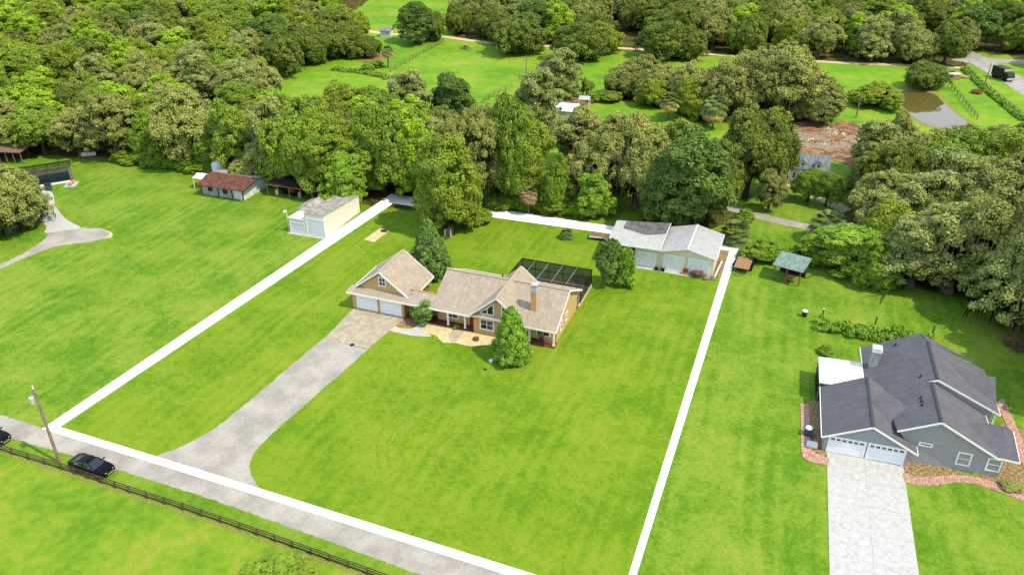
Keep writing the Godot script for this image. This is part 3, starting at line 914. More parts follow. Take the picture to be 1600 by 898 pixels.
	for q in [[8.0, 5.0], [8.0, 4.4], [8.0, 3.8], [8.35, 8.6], [6.8, 15.6]]:
		f = MB.new()
		var h: float = 5.35 - 0.53 * (9.2 - q[0])
		f.tube(P(q[0], h - 0.1, q[1]), P(q[0], h + 0.28, q[1]), 0.07, 0.07, 8)
		f.tube(P(q[0], h, q[1]), P(q[0], h + 0.06, q[1]), 0.16, 0.12, 8)
		part("vent_pipe", f, M.dark_trim, o)
	f = MB.new()
	block(f, 4.15, 5.0, 2.3, 4.75, 12.3, 13.15)
	var ch := part("chimney", f, M.grey_siding, o)
	f = MB.new()
	block(f, 4.08, 5.07, 4.75, 5.0, 12.23, 13.22)
	block(f, 4.2, 4.95, 5.0, 5.14, 12.4, 12.5)
	block(f, 4.2, 4.95, 5.0, 5.14, 12.95, 13.05)
	block(f, 4.1, 5.05, 5.14, 5.22, 12.25, 13.2)
	part("chimney_cap", f, M.white_metal, ch)
	garage_door(o, 0.04, 3.2, 0.05, 1.92, 0.0, 4, M.door_white, 6)
	garage_door(o, 3.62, 6.75, 0.05, 1.92, 0.0, 4, M.door_white, 6)
	var X := Vector3.RIGHT
	var F := Vector3(0, 0, 1)
	window(o, P(8.55, 2.28, 0.98), 1.2, 0.42, X, F, 1, 1)
	window(o, P(12.05, 1.42, 0.98), 1.25, 1.5, X, F, 1, 2, null, M.blind)
	window(o, P(14.62, 1.38, 0.98), 1.25, 1.5, X, F, 1, 2, null, M.blind)
	f = MB.new()
	block(f, 15.5, 15.72, 0.0, 2.6, 7.5, 7.72)
	part("porch_post", f, M.white_paint, o)
	# patio roof on the left
	f = MB.new()
	var pr := part("patio_roof", slab([[-0.95, 2.42, 8.3], [3.55, 2.56, 8.3], [3.55, 2.56, 13.4], [-0.95, 2.42, 13.4]], 0.12), M.white_metal, o)
	for i in 9:
		f = MB.new()
		edge(f, [-0.9, 2.46, 8.5 + i * 0.6], [3.5, 2.6, 8.5 + i * 0.6], 0.05, 0.05)
		part("roof_rib", f, M.white_metal, pr)
	for d in [8.6, 13.2]:
		f = MB.new()
		block(f, -0.9, -0.75, 0, 2.35, d - 0.07, d + 0.07)
		part("patio_post", f, M.white_paint, o)
	f = MB.new()
	block(f, -0.92, -0.8, 0.0, 2.3, 8.3, 13.3)
	part("patio_screen", f, M.screen, o)

# ---------------------------------------------------------------- the barn with three doors at the back of the plot
func back_barn() -> void:
	var o := thing("barn", "sage metal barn with pale roofs, three white roll doors and an open bay", "barn", Vector3(17.32, 0, -100.8), -20.4)
	var w := MB.new()
	wall(w, [[3.75, 0, 0], [11.05, 0, 0], [11.05, 2.95, 0], [7.35, 3.75, 0], [3.75, 2.95, 0]], P(0, 0, 0.15))
	wall(w, [[11.05, 0, 0.15], [11.05, 2.95, 0.15], [11.05, 2.95, 8.0], [11.05, 0, 8.0]], P(-0.15, 0, 0))
	wall(w, [[3.9, 0, 8.0], [10.9, 0, 8.0], [10.9, 3.0, 8.0], [7.35, 3.75, 8.0], [3.9, 3.0, 8.0]], P(0, 0, -0.15))
	part("workshop_wall", w, M.sage_metal, o)
	w = MB.new()
	wall(w, [[0, 0, 0.15], [3.74, 0, 0.15], [3.74, 3.15, 0.15], [0, 3.15, 0.15]], P(0, 0, 0.15))
	wall(w, [[0, 0, 0.3], [0, 3.15, 0.3], [0, 3.7, 6.8], [0, 0, 6.8]], P(0.15, 0, 0))
	wall(w, [[-3.9, 0, 6.6], [3.6, 0, 6.6], [3.6, 3.7, 6.6], [-3.9, 3.6, 6.6]], P(0, 0, -0.15))
	part("shed_wall", w, M.sage_metal, o)
	var r := part("shed_roof", slab([[-3.95, 3.2, -0.75], [3.6, 3.2, -0.4], [3.6, 3.95, 7.3], [-4.1, 3.85, 5.9]], 0.12), M.roof_metal, o)
	seams(r, P(-3.9, 3.22, -0.72), P(3.55, 3.22, -0.4), P(-0.05, 0.66, 6.6), 18, M.roof_metal, 0.010)
	part("roof_stain", slab([[-2.7, 3.69, 3.9], [-1.2, 3.70, 4.1], [0.6, 3.58, 3.0], [2.0, 3.63, 3.4], [3.5, 3.72, 4.2], [3.55, 3.962, 7.2], [-2.6, 3.903, 6.1]], 0.03), M.roof_stain, o)
	r = part("workshop_roof", slab([[7.35, 3.95, -0.35], [7.35, 3.95, 8.3], [3.55, 3.02, 8.3], [3.55, 3.02, -0.35]], 0.1), M.roof_metal, o)
	seams(r, P(7.3, 3.96, -0.3), P(7.3, 3.96, 8.25), P(-3.7, -0.91, 0), 20, M.roof_metal, 0.010)
	r = part("workshop_roof", slab([[7.35, 3.953, -0.35], [7.35, 3.953, 8.3], [11.3, 3.0, 8.3], [11.3, 3.0, -0.35]], 0.1), M.roof_metal, o)
	seams(r, P(7.4, 3.96, -0.3), P(7.4, 3.96, 8.25), P(3.85, -0.93, 0), 20, M.roof_metal, 0.010)
	var f := MB.new()
	for s in [[[7.35, 3.9, -0.4], [3.55, 2.96, -0.4]], [[7.35, 3.9, -0.4], [11.3, 2.94, -0.4]], [[11.34, 2.94, -0.4], [11.34, 2.94, 8.3]], [[-3.95, 3.14, -0.8], [3.6, 3.14, -0.45]], [[3.64, 3.2, -0.45], [3.64, 3.95, 7.3]]]:
		edge(f, s[0], s[1], 0.07, 0.15)
	edge(f, [7.35, 3.99, -0.35], [7.35, 3.99, 8.3], 0.22, 0.04)
	part("metal_trim", f, M.white_metal, o)
	garage_door(o, 0.55, 2.95, 0.05, 2.2, 0.15, 5, M.white_metal)
	garage_door(o, 4.3, 6.9, 0.05, 2.35, 0.0, 5, M.white_metal)
	garage_door(o, 7.7, 10.4, 0.05, 2.35, 0.0, 5, M.white_metal)
	for u in [-3.85, -1.9]:
		f = MB.new()
		block(f, u - 0.07, u + 0.07, 0, 3.1, -0.45, -0.3)
		part("bay_post", f, M.weathered_wood, o)
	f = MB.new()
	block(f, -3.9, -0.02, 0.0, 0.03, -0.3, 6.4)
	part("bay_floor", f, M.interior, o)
	f = MB.new()
	block(f, -0.2, 11.2, -0.05, 0.05, -0.75, 0.14)
	part("concrete_sill", f, M.pale_concrete, o)

# ---------------------------------------------------------------- buildings on the left neighbour's land
func left_buildings() -> void:
	var o := thing("outbuilding", "low grey sided outbuilding with a rusty red metal roof at the wood edge", "outbuilding", Vector3(-53.17, 0, -127.38), -19.5)
	var w := MB.new()
	wall(w, [[0, 0, 0], [8.47, 0, 0], [8.47, 2.15, 0], [0, 2.15, 0]], P(0, 0, 0.15))
	wall(w, [[0, 0, 0.15], [0, 2.15, 0.15], [0, 2.8, 3.2], [0, 2.1, 7.0], [0, 0, 7.0]], P(0.15, 0, 0))
	part("front_wall", w, M.grey_siding, o)
	w = MB.new()
	wall(w, [[8.5, 0, 0.0], [8.5, 2.15, 0.0], [8.5, 2.8, 3.2], [8.5, 2.1, 7.0], [8.5, 0, 7.0]], P(-0.15, 0, 0))
	part("side_wall", w, M.white_siding, o)
	var r := part("roof", slab([[-0.2, 2.1, -1.0], [9.3, 2.1, -1.05], [9.5, 2.95, 3.2], [-0.1, 2.95, 3.3]], 0.1), M.red_metal, o)
	seams(r, P(-0.1, 2.12, -1.0), P(9.25, 2.12, -1.05), P(0.1, 0.83, 4.2), 20, M.red_metal, 0.02)
	part("roof", slab([[9.5, 2.953, 3.2], [-0.1, 2.953, 3.3], [-0.1, 2.1, 7.4], [9.6, 2.1, 7.4]], 0.1), M.dull_roof_metal, o)
	var F := Vector3(0, 0, 1)
	window(o, P(1.85, 1.25, 0), 0.85, 0.95, Vector3.RIGHT, F, 1, 2, M.dark_trim)
	window(o, P(4.85, 1.2, 0), 0.85, 0.95, Vector3.RIGHT, F, 1, 2, M.dark_trim)
	var f := MB.new()
	for u in [0.0, 3.4, 6.2, 8.4]:
		block(f, u - 0.09, u + 0.09, 0.02, 2.1, -0.06, 0.0)
	part("trim_board", f, M.dark_trim, o)
	f = MB.new()
	block(f, 6.6, 8.2, 0.05, 1.95, -0.03, 0.0)
	part("roll_door", f, M.white_siding, o)
	f = MB.new()
	edge(f, [9.38, 2.05, -1.05], [9.58, 2.9, 3.2], 0.06, 0.16)
	edge(f, [9.58, 2.9, 3.2], [9.68, 2.05, 7.4], 0.06, 0.16)
	part("rake_board", f, M.dark_trim, o)

	var c := thing("pole_shed", "long open fronted pole shed with a brown leaf strewn roof", "shed", Vector3(-53.17, 0, -127.38), -19.5)
	r = part("roof", slab([[11.1, 2.25, 2.9], [22.0, 2.25, 2.95], [21.9, 2.75, 6.9], [11.2, 2.75, 7.3]], 0.1), M.leafy_roof, c)
	f = MB.new()
	edge(f, [11.1, 2.18, 2.85], [22.0, 2.18, 2.9], 0.06, 0.14)
	part("front_beam", f, M.weathered_wood, c)
	for u in [11.2, 13.35, 15.5, 17.7, 19.9, 21.9]:
		f = MB.new()
		block(f, u - 0.07, u + 0.07, 0, 2.15, 2.95, 3.1)
		part("shed_post", f, M.weathered_wood, c)
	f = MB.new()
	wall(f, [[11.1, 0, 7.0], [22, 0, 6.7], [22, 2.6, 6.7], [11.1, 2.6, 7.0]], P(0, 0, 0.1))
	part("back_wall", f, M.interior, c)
	# what stands in the shed
	var t := thing("tractor", "rusty red tractor parked in the open pole shed", "tractor", c.to_global(P(14.3, 0, 5.0)), -30)
	f = MB.new()
	f.box(Vector3(0.5, 0.85, 0), Vector3(1.5, 0.6, 0.6))
	f.box(Vector3(-0.6, 0.75, 0), Vector3(0.9, 0.4, 0.8))
	part("body", f, M.red_wood, t)
	for s in [[-0.7, 0.62, 0.55], [0.95, 0.36, 0.45]]:
		for z in [-1, 1]:
			f = MB.new()
			f.tube(Vector3(s[0], s[1], z * s[2] - 0.14), Vector3(s[0], s[1], z * s[2] + 0.14), s[1], s[1], 14)
			part("wheel", f, M.rubber, t)
	f = MB.new()
	f.box(Vector3(-0.75, 1.15, 0), Vector3(0.5, 0.12, 0.5))
	f.box(Vector3(-1.0, 1.4, 0), Vector3(0.1, 0.5, 0.5))
	part("seat", f, M.rubber, t)
	for s in [[12.2, 4.2, 0.8, M.white_metal], [16.6, 4.4, 0.9, M.galvanised], [18.8, 5.0, 1.1, M.weathered_wood]]:
		f = MB.new()
		f.tube(Vector3.ZERO, Vector3(0, s[2], 0), 0.3, 0.3, 12)
		f.tube(Vector3(0, s[2], 0), Vector3(0, s[2] + 0.06, 0), 0.33, 0.33, 12)
		f.tube(Vector3(0, s[2] * 0.5, 0), Vector3(0, s[2] * 0.5 + 0.05, 0), 0.32, 0.32, 12)
		single("storage_drum", f, s[3], ["white drum by the left post of the pole shed", "galvanised drum in the middle of the pole shed", "brown drum towards the right end of the pole shed"][[12.2, 16.6, 18.8].find(s[0])], "drum", c.to_global(P(s[0], 0, s[1])))

	o = thing("metal_shed", "tall cream metal shed with two grey roll doors and a flat roof", "shed", Vector3(-31.53, 0, -110.86), -19.5)
	w = MB.new()
	wall(w, [[0, 0, 0], [3.42, 0, 0], [3.42, 3.68, 0], [0, 3.68, 0]], P(0, 0, 0.1))
	wall(w, [[3.42, 0, 0.1], [3.42, 3.68, 0.1], [3.42, 2.85, 10.5], [3.42, 0, 10.5]], P(-0.1, 0, 0))
	wall(w, [[0, 0, 0.1], [0, 3.68, 0.1], [0, 2.85, 10.5], [0, 0, 10.5]], P(0.1, 0, 0))
	wall(w, [[0.1, 0, 10.5], [3.3, 0, 10.5], [3.3, 2.85, 10.5], [0.1, 2.85, 10.5]], P(0, 0, -0.1))
	part("tall_wall", w, M.cream_metal, o)
	r = part("tall_roof", slab([[-0.08, 3.76, -0.12], [3.5, 3.76, -0.12], [3.5, 2.92, 10.6], [-0.08, 2.92, 10.6]], 0.08), M.dull_roof_metal, o)
	seams(r, P(0, 3.78, 0), P(3.4, 3.78, 0), P(0, -0.83, 10.4), 8, M.dull_roof_metal, 0.02)
	garage_door(o, 0.35, 3.3, 0.04, 2.85, 0.0, 7, M.grey_panel)
	w = MB.new()
	wall(w, [[-2.93, 0, 0.05], [-0.01, 0, 0.05], [-0.01, 2.5, 0.05], [-2.93, 2.5, 0.05]], P(0, 0, 0.1))
	wall(w, [[-2.93, 0, 0.15], [-2.93, 2.5, 0.15], [-2.93, 2.3, 3.2], [-2.93, 0, 3.2]], P(0.1, 0, 0))
	part("low_wall", w, M.cream_metal, o)
	part("low_roof", slab([[-3.0, 2.56, -0.1], [-0.02, 2.56, -0.1], [-0.02, 2.36, 3.2], [-3.0, 2.36, 3.2]], 0.07), M.white_metal, o)
	garage_door(o, -2.65, -0.2, 0.04, 1.8, 0.05, 5, M.grey_panel)
	w = MB.new()
	wall(w, [[-3.6, 0, 3.3], [-0.02, 0, 3.3], [-0.02, 2.5, 3.3], [-1.8, 3.2, 3.3], [-3.6, 2.5, 3.3]], P(0, 0, 0.1))
	wall(w, [[-3.6, 0, 3.4], [-3.6, 2.5, 3.4], [-3.6, 2.5, 7.0], [-3.6, 0, 7.0]], P(0.1, 0, 0))
	part("rear_wall", w, M.cream_metal, o)
	part("rear_roof", slab([[-3.7, 2.5, 3.1], [-1.8, 3.3, 3.1], [-1.8, 3.3, 7.1], [-3.7, 2.5, 7.1]], 0.07), M.dull_roof_metal, o)
	part("rear_roof", slab([[-0.02, 2.55, 3.1], [-1.8, 3.303, 3.1], [-1.8, 3.303, 7.1], [-0.02, 2.55, 7.1]], 0.07), M.dull_roof_metal, o)
	f = MB.new()
	block(f, -3.2, 3.5, -0.05, 0.04, -0.5, 0.0)
	part("concrete_sill", f, M.pale_concrete, o)
	f = MB.new()
	f.obox(P(3.46, 0.75, 4.6), Vector3(0.015, 0, 0), Vector3(0, 0.28, 0), Vector3(0, 0, 1.4))
	part("wall_sign", f, M.grey_panel, o)
	f = MB.new()
	f.tube(P(-3.25, 0, 0.2), P(-3.25, 3.6, 0.2), 0.05, 0.05, 8)
	f.tube(P(-3.25, 3.6, 0.2), P(-3.55, 3.3, 0.0), 0.09, 0.2, 8)
	single("yard_lamp", f, M.white_metal, "white yard lamp on a post beside the low bay of the cream shed", "lamp", o.position, -19.5)

	# the house and pool on the far left
	o = thing("barn", "long brown roofed stable with pale posts at the far left edge", "stable", Vector3(-98.33, 0, -142.94), -4)
	part("roof", slab([[-8, 2.6, -0.5], [6.5, 2.3, -0.5], [6.5, 2.7, 5], [-8, 3.0, 5]], 0.12), M.weathered_wood, o)
	for i in 6:
		f = MB.new()
		block(f, -1.0 + i * 1.45, -0.86 + i * 1.45, 0, 2.35, -0.3, -0.16)
		part("post", f, M.weathered_wood, o)
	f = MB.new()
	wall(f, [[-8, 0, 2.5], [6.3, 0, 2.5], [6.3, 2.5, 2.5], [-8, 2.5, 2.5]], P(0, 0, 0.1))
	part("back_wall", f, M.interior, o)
	o = thing("pool_cage", "dark mesh pool cage with a sloping roof beside the left driveway", "pool cage", Vector3(-88.4, 0, -128.25), 29.0)
	f = MB.new()
	block(f, 0.0, 11.4, -0.05, 0.12, -0.3, 8)
	part("pool_deck", f, M.stained_concrete, o)
	f = MB.new()
	block(f, 1.5, 10.9, 0.1, 0.135, 0.5, 5.2)
	part("pool_water", f, M.pool_water, o)
	f = MB.new()
	block(f, -0.2, 11.6, 0.0, 0.22, -0.6, -0.3)
	part("deck_edge", f, M.white_paint, o)
	for i in 7:
		var u := i * 1.9
		f = MB.new()
		f.bar(P(u, 0.1, 0), P(u, 1.0, 0), 0.07, 0.07)
		f.bar(P(u, 1.0, 0), P(u, 1.9, 2), 0.07, 0.07)
		f.bar(P(u, 1.9, 2), P(u, 1.9, 6), 0.07, 0.07)
		f.bar(P(u, 1.9, 6), P(u, 1.0, 8), 0.07, 0.07)
		f.bar(P(u, 1.0, 8), P(u, 0.1, 8), 0.07, 0.07)
		part("frame_hoop", f, M.bronze, o)
		if i < 6:
			for q in [[[0.15, 0], [1.0, 0]], [[1.0, 0], [1.9, 2]], [[1.9, 2], [1.9, 6]], [[1.9, 6], [1.0, 8]]]:
				f = MB.new()
				f.face([P(u + 0.04, q[0][0], q[0][1]), P(u + 1.86, q[0][0], q[0][1]), P(u + 1.86, q[1][0], q[1][1]), P(u + 0.04, q[1][0], q[1][1])])
				part("screen_panel", f, M.screen, o)
	f = MB.new()
	for s in [[0, 1.0], [2, 1.9], [4, 1.9], [6, 1.9], [8, 1.0]]: edge(f, [0, s[1], s[0]], [11.4, s[1], s[0]], 0.06, 0.06)
	part("frame_purlin", f, M.bronze, o)

func far_buildings() -> void:
	var o := thing("cottage", "white cottage with a grey standing seam roof and two dormers beyond the oaks", "house", Vector3(50, 0, -131), -20)
	var w := MB.new()
	block(w, -6.0, 4.6, 0, 2.9, 1.3, 6.0)
	wall(w, [[4.6, 2.8, 1.3], [4.6, 2.8, 6.0], [4.6, 4.9, 3.4]], P(-0.15, 0, 0))
	wall(w, [[-6.0, 2.8, 1.3], [-6.0, 2.8, 6.0], [-6.0, 4.9, 3.4]], P(0.15, 0, 0))
	part("wall", w, M.white_siding, o)
	var r := part("roof", slab([[-6.4, 2.95, 0.8], [4.9, 2.95, 0.8], [4.9, 5.0, 3.4], [-6.4, 5.0, 3.4]], 0.1), M.seam_metal, o)
	seams(r, P(-6.4, 2.97, 0.8), P(4.9, 2.97, 0.8), P(0, 2.05, 2.6), 26, M.seam_metal, 0.025)
	part("roof", slab([[-6.4, 2.95, 6.4], [4.9, 2.95, 6.4], [4.9, 5.003, 3.4], [-6.4, 5.003, 3.4]], 0.1), M.seam_metal, o)
	for u in [0.4, 3.0]:
		w = MB.new()
		wall(w, [[u - 0.6, 3.1, 1.0], [u + 0.6, 3.1, 1.0], [u + 0.6, 4.1, 1.0], [u, 4.55, 1.0], [u - 0.6, 4.1, 1.0]], P(0, 0, 1.6))
		var d := part("dormer", w, M.white_siding, o)
		part("dormer_roof", slab([[u - 0.75, 4.02, 0.85], [u, 4.65, 0.85], [u, 4.65, 2.9], [u - 0.75, 4.02, 2.2]], 0.08), M.seam_metal, d)
		part("dormer_roof", slab([[u + 0.75, 4.02, 0.85], [u, 4.653, 0.85], [u, 4.653, 2.9], [u + 0.75, 4.02, 2.2]], 0.08), M.seam_metal, d)
		window(o, P(u, 3.72, 1.0), 0.75, 0.85, Vector3.RIGHT, Vector3(0, 0, 1), 1, 2)
	for u in [-5.2, -4.2, -0.7, 1.2, 2.8]:
		window(o, P(u, 1.5, 1.3), 0.75, 1.3, Vector3.RIGHT, Vector3(0, 0, 1), 1, 2)
	for u in [-1.6, 0.2, 2.2, 4.2]:
		var p := MB.new()
		block(p, u - 0.07, u + 0.07, 0, 2.85, 0.85, 1.0)
		part("porch_post", p, M.white_paint, o)
	o = thing("shed", "small olive walled shed with a white metal roof in the meadow", "shed", Vector3(11.66, 0, -168.62), -16)
	w = MB.new()
	block(w, -5.5, 1.9, 0, 2.4, 0, 4.6)
	wall(w, [[1.9, 2.3, 0.0], [1.9, 2.3, 4.6], [1.9, 3.2, 2.8]], P(-0.15, 0, 0))
	part("wall", w, M.sage_metal, o)
	part("roof", slab([[-5.9, 2.4, -0.4], [2.3, 2.4, -0.4], [2.3, 3.3, 2.9], [-5.9, 3.3, 2.9]], 0.1), M.white_metal, o)
	part("roof", slab([[-5.9, 2.5, 5.0], [2.3, 2.5, 5.0], [2.3, 3.303, 2.9], [-5.9, 3.303, 2.9]], 0.1), M.white_metal, o)
	w = MB.new()
	block(w, 0.1, 0.9, 0.05, 2.0, -0.05, 0)
	part("door", w, M.white_paint, o)
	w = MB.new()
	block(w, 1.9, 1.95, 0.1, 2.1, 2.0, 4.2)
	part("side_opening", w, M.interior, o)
	o = thing("animal_shelter", "little grey roofed shelter behind the white roofed shed", "shelter", Vector3(15.15, 0, -180.35), -16)
	part("roof", slab([[0, 1.7, -0.2], [2.6, 1.7, -0.2], [2.6, 2.1, 1.7], [0, 2.1, 1.7]], 0.08), M.galvanised, o)
	for q in [[0.1, 0], [2.5, 0], [0.1, 1.6], [2.5, 1.6]]:
		w = MB.new()
		block(w, q[0] - 0.06, q[0] + 0.06, 0, 1.65, q[1] - 0.06, q[1] + 0.06)
		part("post", w, M.white_paint, o)
	o = thing("cottage", "grey roofed cottage behind trees by the farthest meadow road", "house", Vector3(-39.37, 0, -256.7), -10)
	w = MB.new()
	block(w, -2.0, 1.2, 0, 1.9, 0, 3)
	part("wall", w, M.white_siding, o)
	part("roof", slab([[-2.3, 1.9, -0.3], [1.5, 1.9, -0.3], [1.5, 2.7, 1.5], [-2.3, 2.7, 1.5]], 0.1), M.seam_metal, o)
	part("roof", slab([[-2.3, 1.9, 3.3], [1.5, 1.9, 3.3], [1.5, 2.703, 1.5], [-2.3, 2.703, 1.5]], 0.1), M.seam_metal, o)
	window(o, P(0.2, 1.1, 0), 0.8, 0.8, Vector3.RIGHT, Vector3(0, 0, 1), 1, 2)
	# green roofed hut
	o = thing("picnic_hut", "small open hut with a sloping pale green metal roof", "hut", Vector3(36.3, 0, -96.7), -35)
	r = part("roof", slab([[-0.5, 2.35, -0.7], [3.7, 2.35, -0.7], [3.7, 3.0, 2.9], [-0.5, 3.0, 2.9]], 0.08), M.green_metal, o)
	seams(r, P(-0.4, 2.37, -0.7), P(3.6, 2.37, -0.7), P(0, 0.65, 3.6), 10, M.green_metal, 0.012)
	for q in [[-0.2, -0.3], [3.3, -0.3], [-0.2, 2.6], [3.3, 2.6], [1.5, -0.3]]:
		w = MB.new()
		block(w, q[0] - 0.07, q[0] + 0.07, 0, 2.4, q[1] - 0.07, q[1] + 0.07)
		part("post", w, M.weathered_wood, o)
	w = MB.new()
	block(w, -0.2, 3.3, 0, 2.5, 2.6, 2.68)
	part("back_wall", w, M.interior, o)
	o = thing("log_bench", "orange brown wooden bench under the front of the green roofed hut", "bench", Vector3(38.12, 0, -95.83), -26)
	w = MB.new()
	w.box(Vector3(0, 0.42, 0), Vector3(1.3, 0.1, 0.45))
	part("seat", w, M.plank, o)
	w = MB.new()
	w.box(Vector3(0, 0.72, -0.22), Vector3(1.3, 0.35, 0.07))
	part("backrest", w, M.plank, o)
	for s in [-0.5, 0.5]:
		w = MB.new()
		w.box(Vector3(s, 0.19, 0), Vector3(0.1, 0.38, 0.4))
		part("leg", w, M.plank, o)

# ---------------------------------------------------------------- vehicles and small things
func ring(x: float, w: float, zb: float, zs: float, zt: float) -> Array:
	return [Vector3(x, zt, -w * 0.72), Vector3(x, zt * 0.985, -w * 0.86), Vector3(x, zs, -w * 0.985), Vector3(x, (zs + zb) * 0.52, -w), Vector3(x, zb, -w * 0.93),
		Vector3(x, zb, w * 0.93), Vector3(x, (zs + zb) * 0.52, w), Vector3(x, zs, w * 0.985), Vector3(x, zt * 0.985, w * 0.86), Vector3(x, zt, w * 0.72)]

func sedan(at: Vector3, deg: float, label: String, paint: Material) -> Node3D:
	# nose towards local +x
	var o := thing("parked_car", label, "car", at, deg)
	var m := MB.new()
	var st := []
	for s in [[-2.42, 0.66, 0.42, 0.72, 0.90], [-2.30, 0.82, 0.34, 0.80, 0.99], [-2.0, 0.89, 0.25, 0.84, 1.02], [-1.4, 0.92, 0.22, 0.86, 1.01], [-0.6, 0.93, 0.2, 0.85, 0.98], [0.4, 0.93, 0.2, 0.83, 0.95], [1.0, 0.92, 0.2, 0.82, 0.94], [1.6, 0.90, 0.22, 0.78, 0.87], [2.05, 0.84, 0.26, 0.70, 0.78], [2.3, 0.74, 0.32, 0.60, 0.68], [2.44, 0.56, 0.40, 0.52, 0.58]]:
		st.push_back(ring(s[0], s[1], s[2], s[3], s[4]))
	m.loft(st)
	part("body", m, paint, o)
	m = MB.new()
	st = []
	for s in [[-2.05, 0.60, 1.0], [-1.5, 0.62, 1.22], [-0.9, 0.62, 1.38], [-0.2, 0.62, 1.42], [0.35, 0.62, 1.36], [0.8, 0.60, 1.14], [1.15, 0.58, 0.93]]:
		var y: float = s[2]
		var w: float = s[1]
		st.push_back([Vector3(s[0], 0.9, -0.84), Vector3(s[0], 0.9 + (y - 0.9) * 0.75, -w - 0.05), Vector3(s[0], y - 0.02, -w + 0.08), Vector3(s[0], y, 0), Vector3(s[0], y - 0.02, w - 0.08), Vector3(s[0], 0.9 + (y - 0.9) * 0.75, w + 0.05), Vector3(s[0], 0.9, 0.84)])
	m.loft(st)
	part("window_glass", m, M.glass, o)
	m = MB.new()
	st = []
	for s in [[-1.15, 1.345], [-0.9, 1.395], [-0.2, 1.437], [0.3, 1.385]]:
		st.push_back([Vector3(s[0], s[1] - 0.03, -0.58), Vector3(s[0], s[1], -0.5), Vector3(s[0], s[1] + 0.02, 0), Vector3(s[0], s[1], 0.5), Vector3(s[0], s[1] - 0.03, 0.58)])
	m.loft(st)
	for z in [-1, 1]:
		m.bar(Vector3(0.3, 1.37, z * 0.58), Vector3(1.12, 0.95, z * 0.74), 0.07, 0.05)
		m.bar(Vector3(-1.1, 1.33, z * 0.6), Vector3(-2.05, 1.0, z * 0.72), 0.14, 0.05)
		m.bar(Vector3(-0.3, 1.39, z * 0.62), Vector3(-0.35, 0.93, z * 0.84), 0.07, 0.04)
	part("roof", m, paint, o)
	for s in [[-1.42, 1], [-1.42, -1], [1.48, 1], [1.48, -1]]:
		var z: float = s[1]
		m = MB.new()
		m.tube(Vector3(s[0], 0.33, z * 0.70), Vector3(s[0], 0.33, z * 0.945), 0.33, 0.33, 18)
		var wh := part("wheel", m, M.rubber, o)
		m = MB.new()
		m.tube(Vector3(s[0], 0.33, z * 0.9), Vector3(s[0], 0.33, z * 0.955), 0.21, 0.19, 10)
		part("rim", m, M.chrome, wh)
	for z in [-1, 1]:
		m = MB.new()
		m.obox(Vector3(2.2, 0.645, z * 0.56), Vector3(0.13, -0.03, -z * 0.07), Vector3(0.01, 0.045, 0), Vector3(-0.02, 0, z * 0.12))
		part("headlight", m, M.lamp_glass, o)
		m = MB.new()
		m.obox(Vector3(-2.38, 0.84, z * 0.56), Vector3(0.04, 0, 0), Vector3(0, 0.06, 0), Vector3(0.03, 0, z * 0.2))
		part("tail_light", m, M.tail_glass, o)
		m = MB.new()
		m.obox(Vector3(0.72, 1.0, z * 1.0), Vector3(0.07, 0, 0), Vector3(0, 0.06, 0), Vector3(0, 0, 0.1))
		part("mirror", m, paint, o)
	m = MB.new()
	m.obox(Vector3(2.43, 0.46, 0), Vector3(0.02, 0, 0), Vector3(0, 0.07, 0), Vector3(0, 0, 0.4))
	part("grille", m, M.chrome, o)
	o.scale = Vector3(0.93, 0.93, 0.93)
	return o

func suv(at: Vector3, deg: float, label: String, paint: Material) -> Node3D:
	var o := thing("parked_car", label, "car", at, deg)
	var m := MB.new()
	var st := []
	for s in [[-2.4, 0.8, 0.45, 1.0, 1.1], [-2.3, 0.92, 0.35, 1.02, 1.12], [-1.0, 0.95, 0.3, 1.02, 1.1], [1.0, 0.95, 0.3, 1.0, 1.08], [2.0, 0.92, 0.32, 0.95, 1.02], [2.35, 0.8, 0.4, 0.8, 0.9]]: st.push_back(ring(s[0], s[1], s[2], s[3], s[4]))
	m.loft(st)
	part("body", m, paint, o)
	m = MB.new()
	st = []
	for s in [[-2.35, 1.1], [-2.2, 1.7], [-0.3, 1.74], [0.4, 1.66], [1.05, 1.08]]:
		st.push_back([Vector3(s[0], 1.0, -0.9), Vector3(s[0], s[1], -0.7), Vector3(s[0], s[1], 0.7), Vector3(s[0], 1.0, 0.9)])
	m.loft(st)
	part("window_glass", m, M.glass, o)
	m = MB.new()
	m.box(Vector3(-0.95, 1.75, 0), Vector3(2.5, 0.06, 1.36))
	part("roof", m, paint, o)
	for s in [[-1.4, 1], [-1.4, -1], [1.5, 1], [1.5, -1]]:
		m = MB.new()
		m.tube(Vector3(s[0], 0.36, s[1] * 0.7), Vector3(s[0], 0.36, s[1] * 0.97), 0.36, 0.36, 16)
		part("wheel", m, M.rubber, o)
	for z in [-0.65, 0.65]:
		m = MB.new()
		m.box(Vector3(2.3, 0.85, z), Vector3(0.1, 0.14, 0.3))
		part("headlight", m, M.lamp_glass, o)
	return o

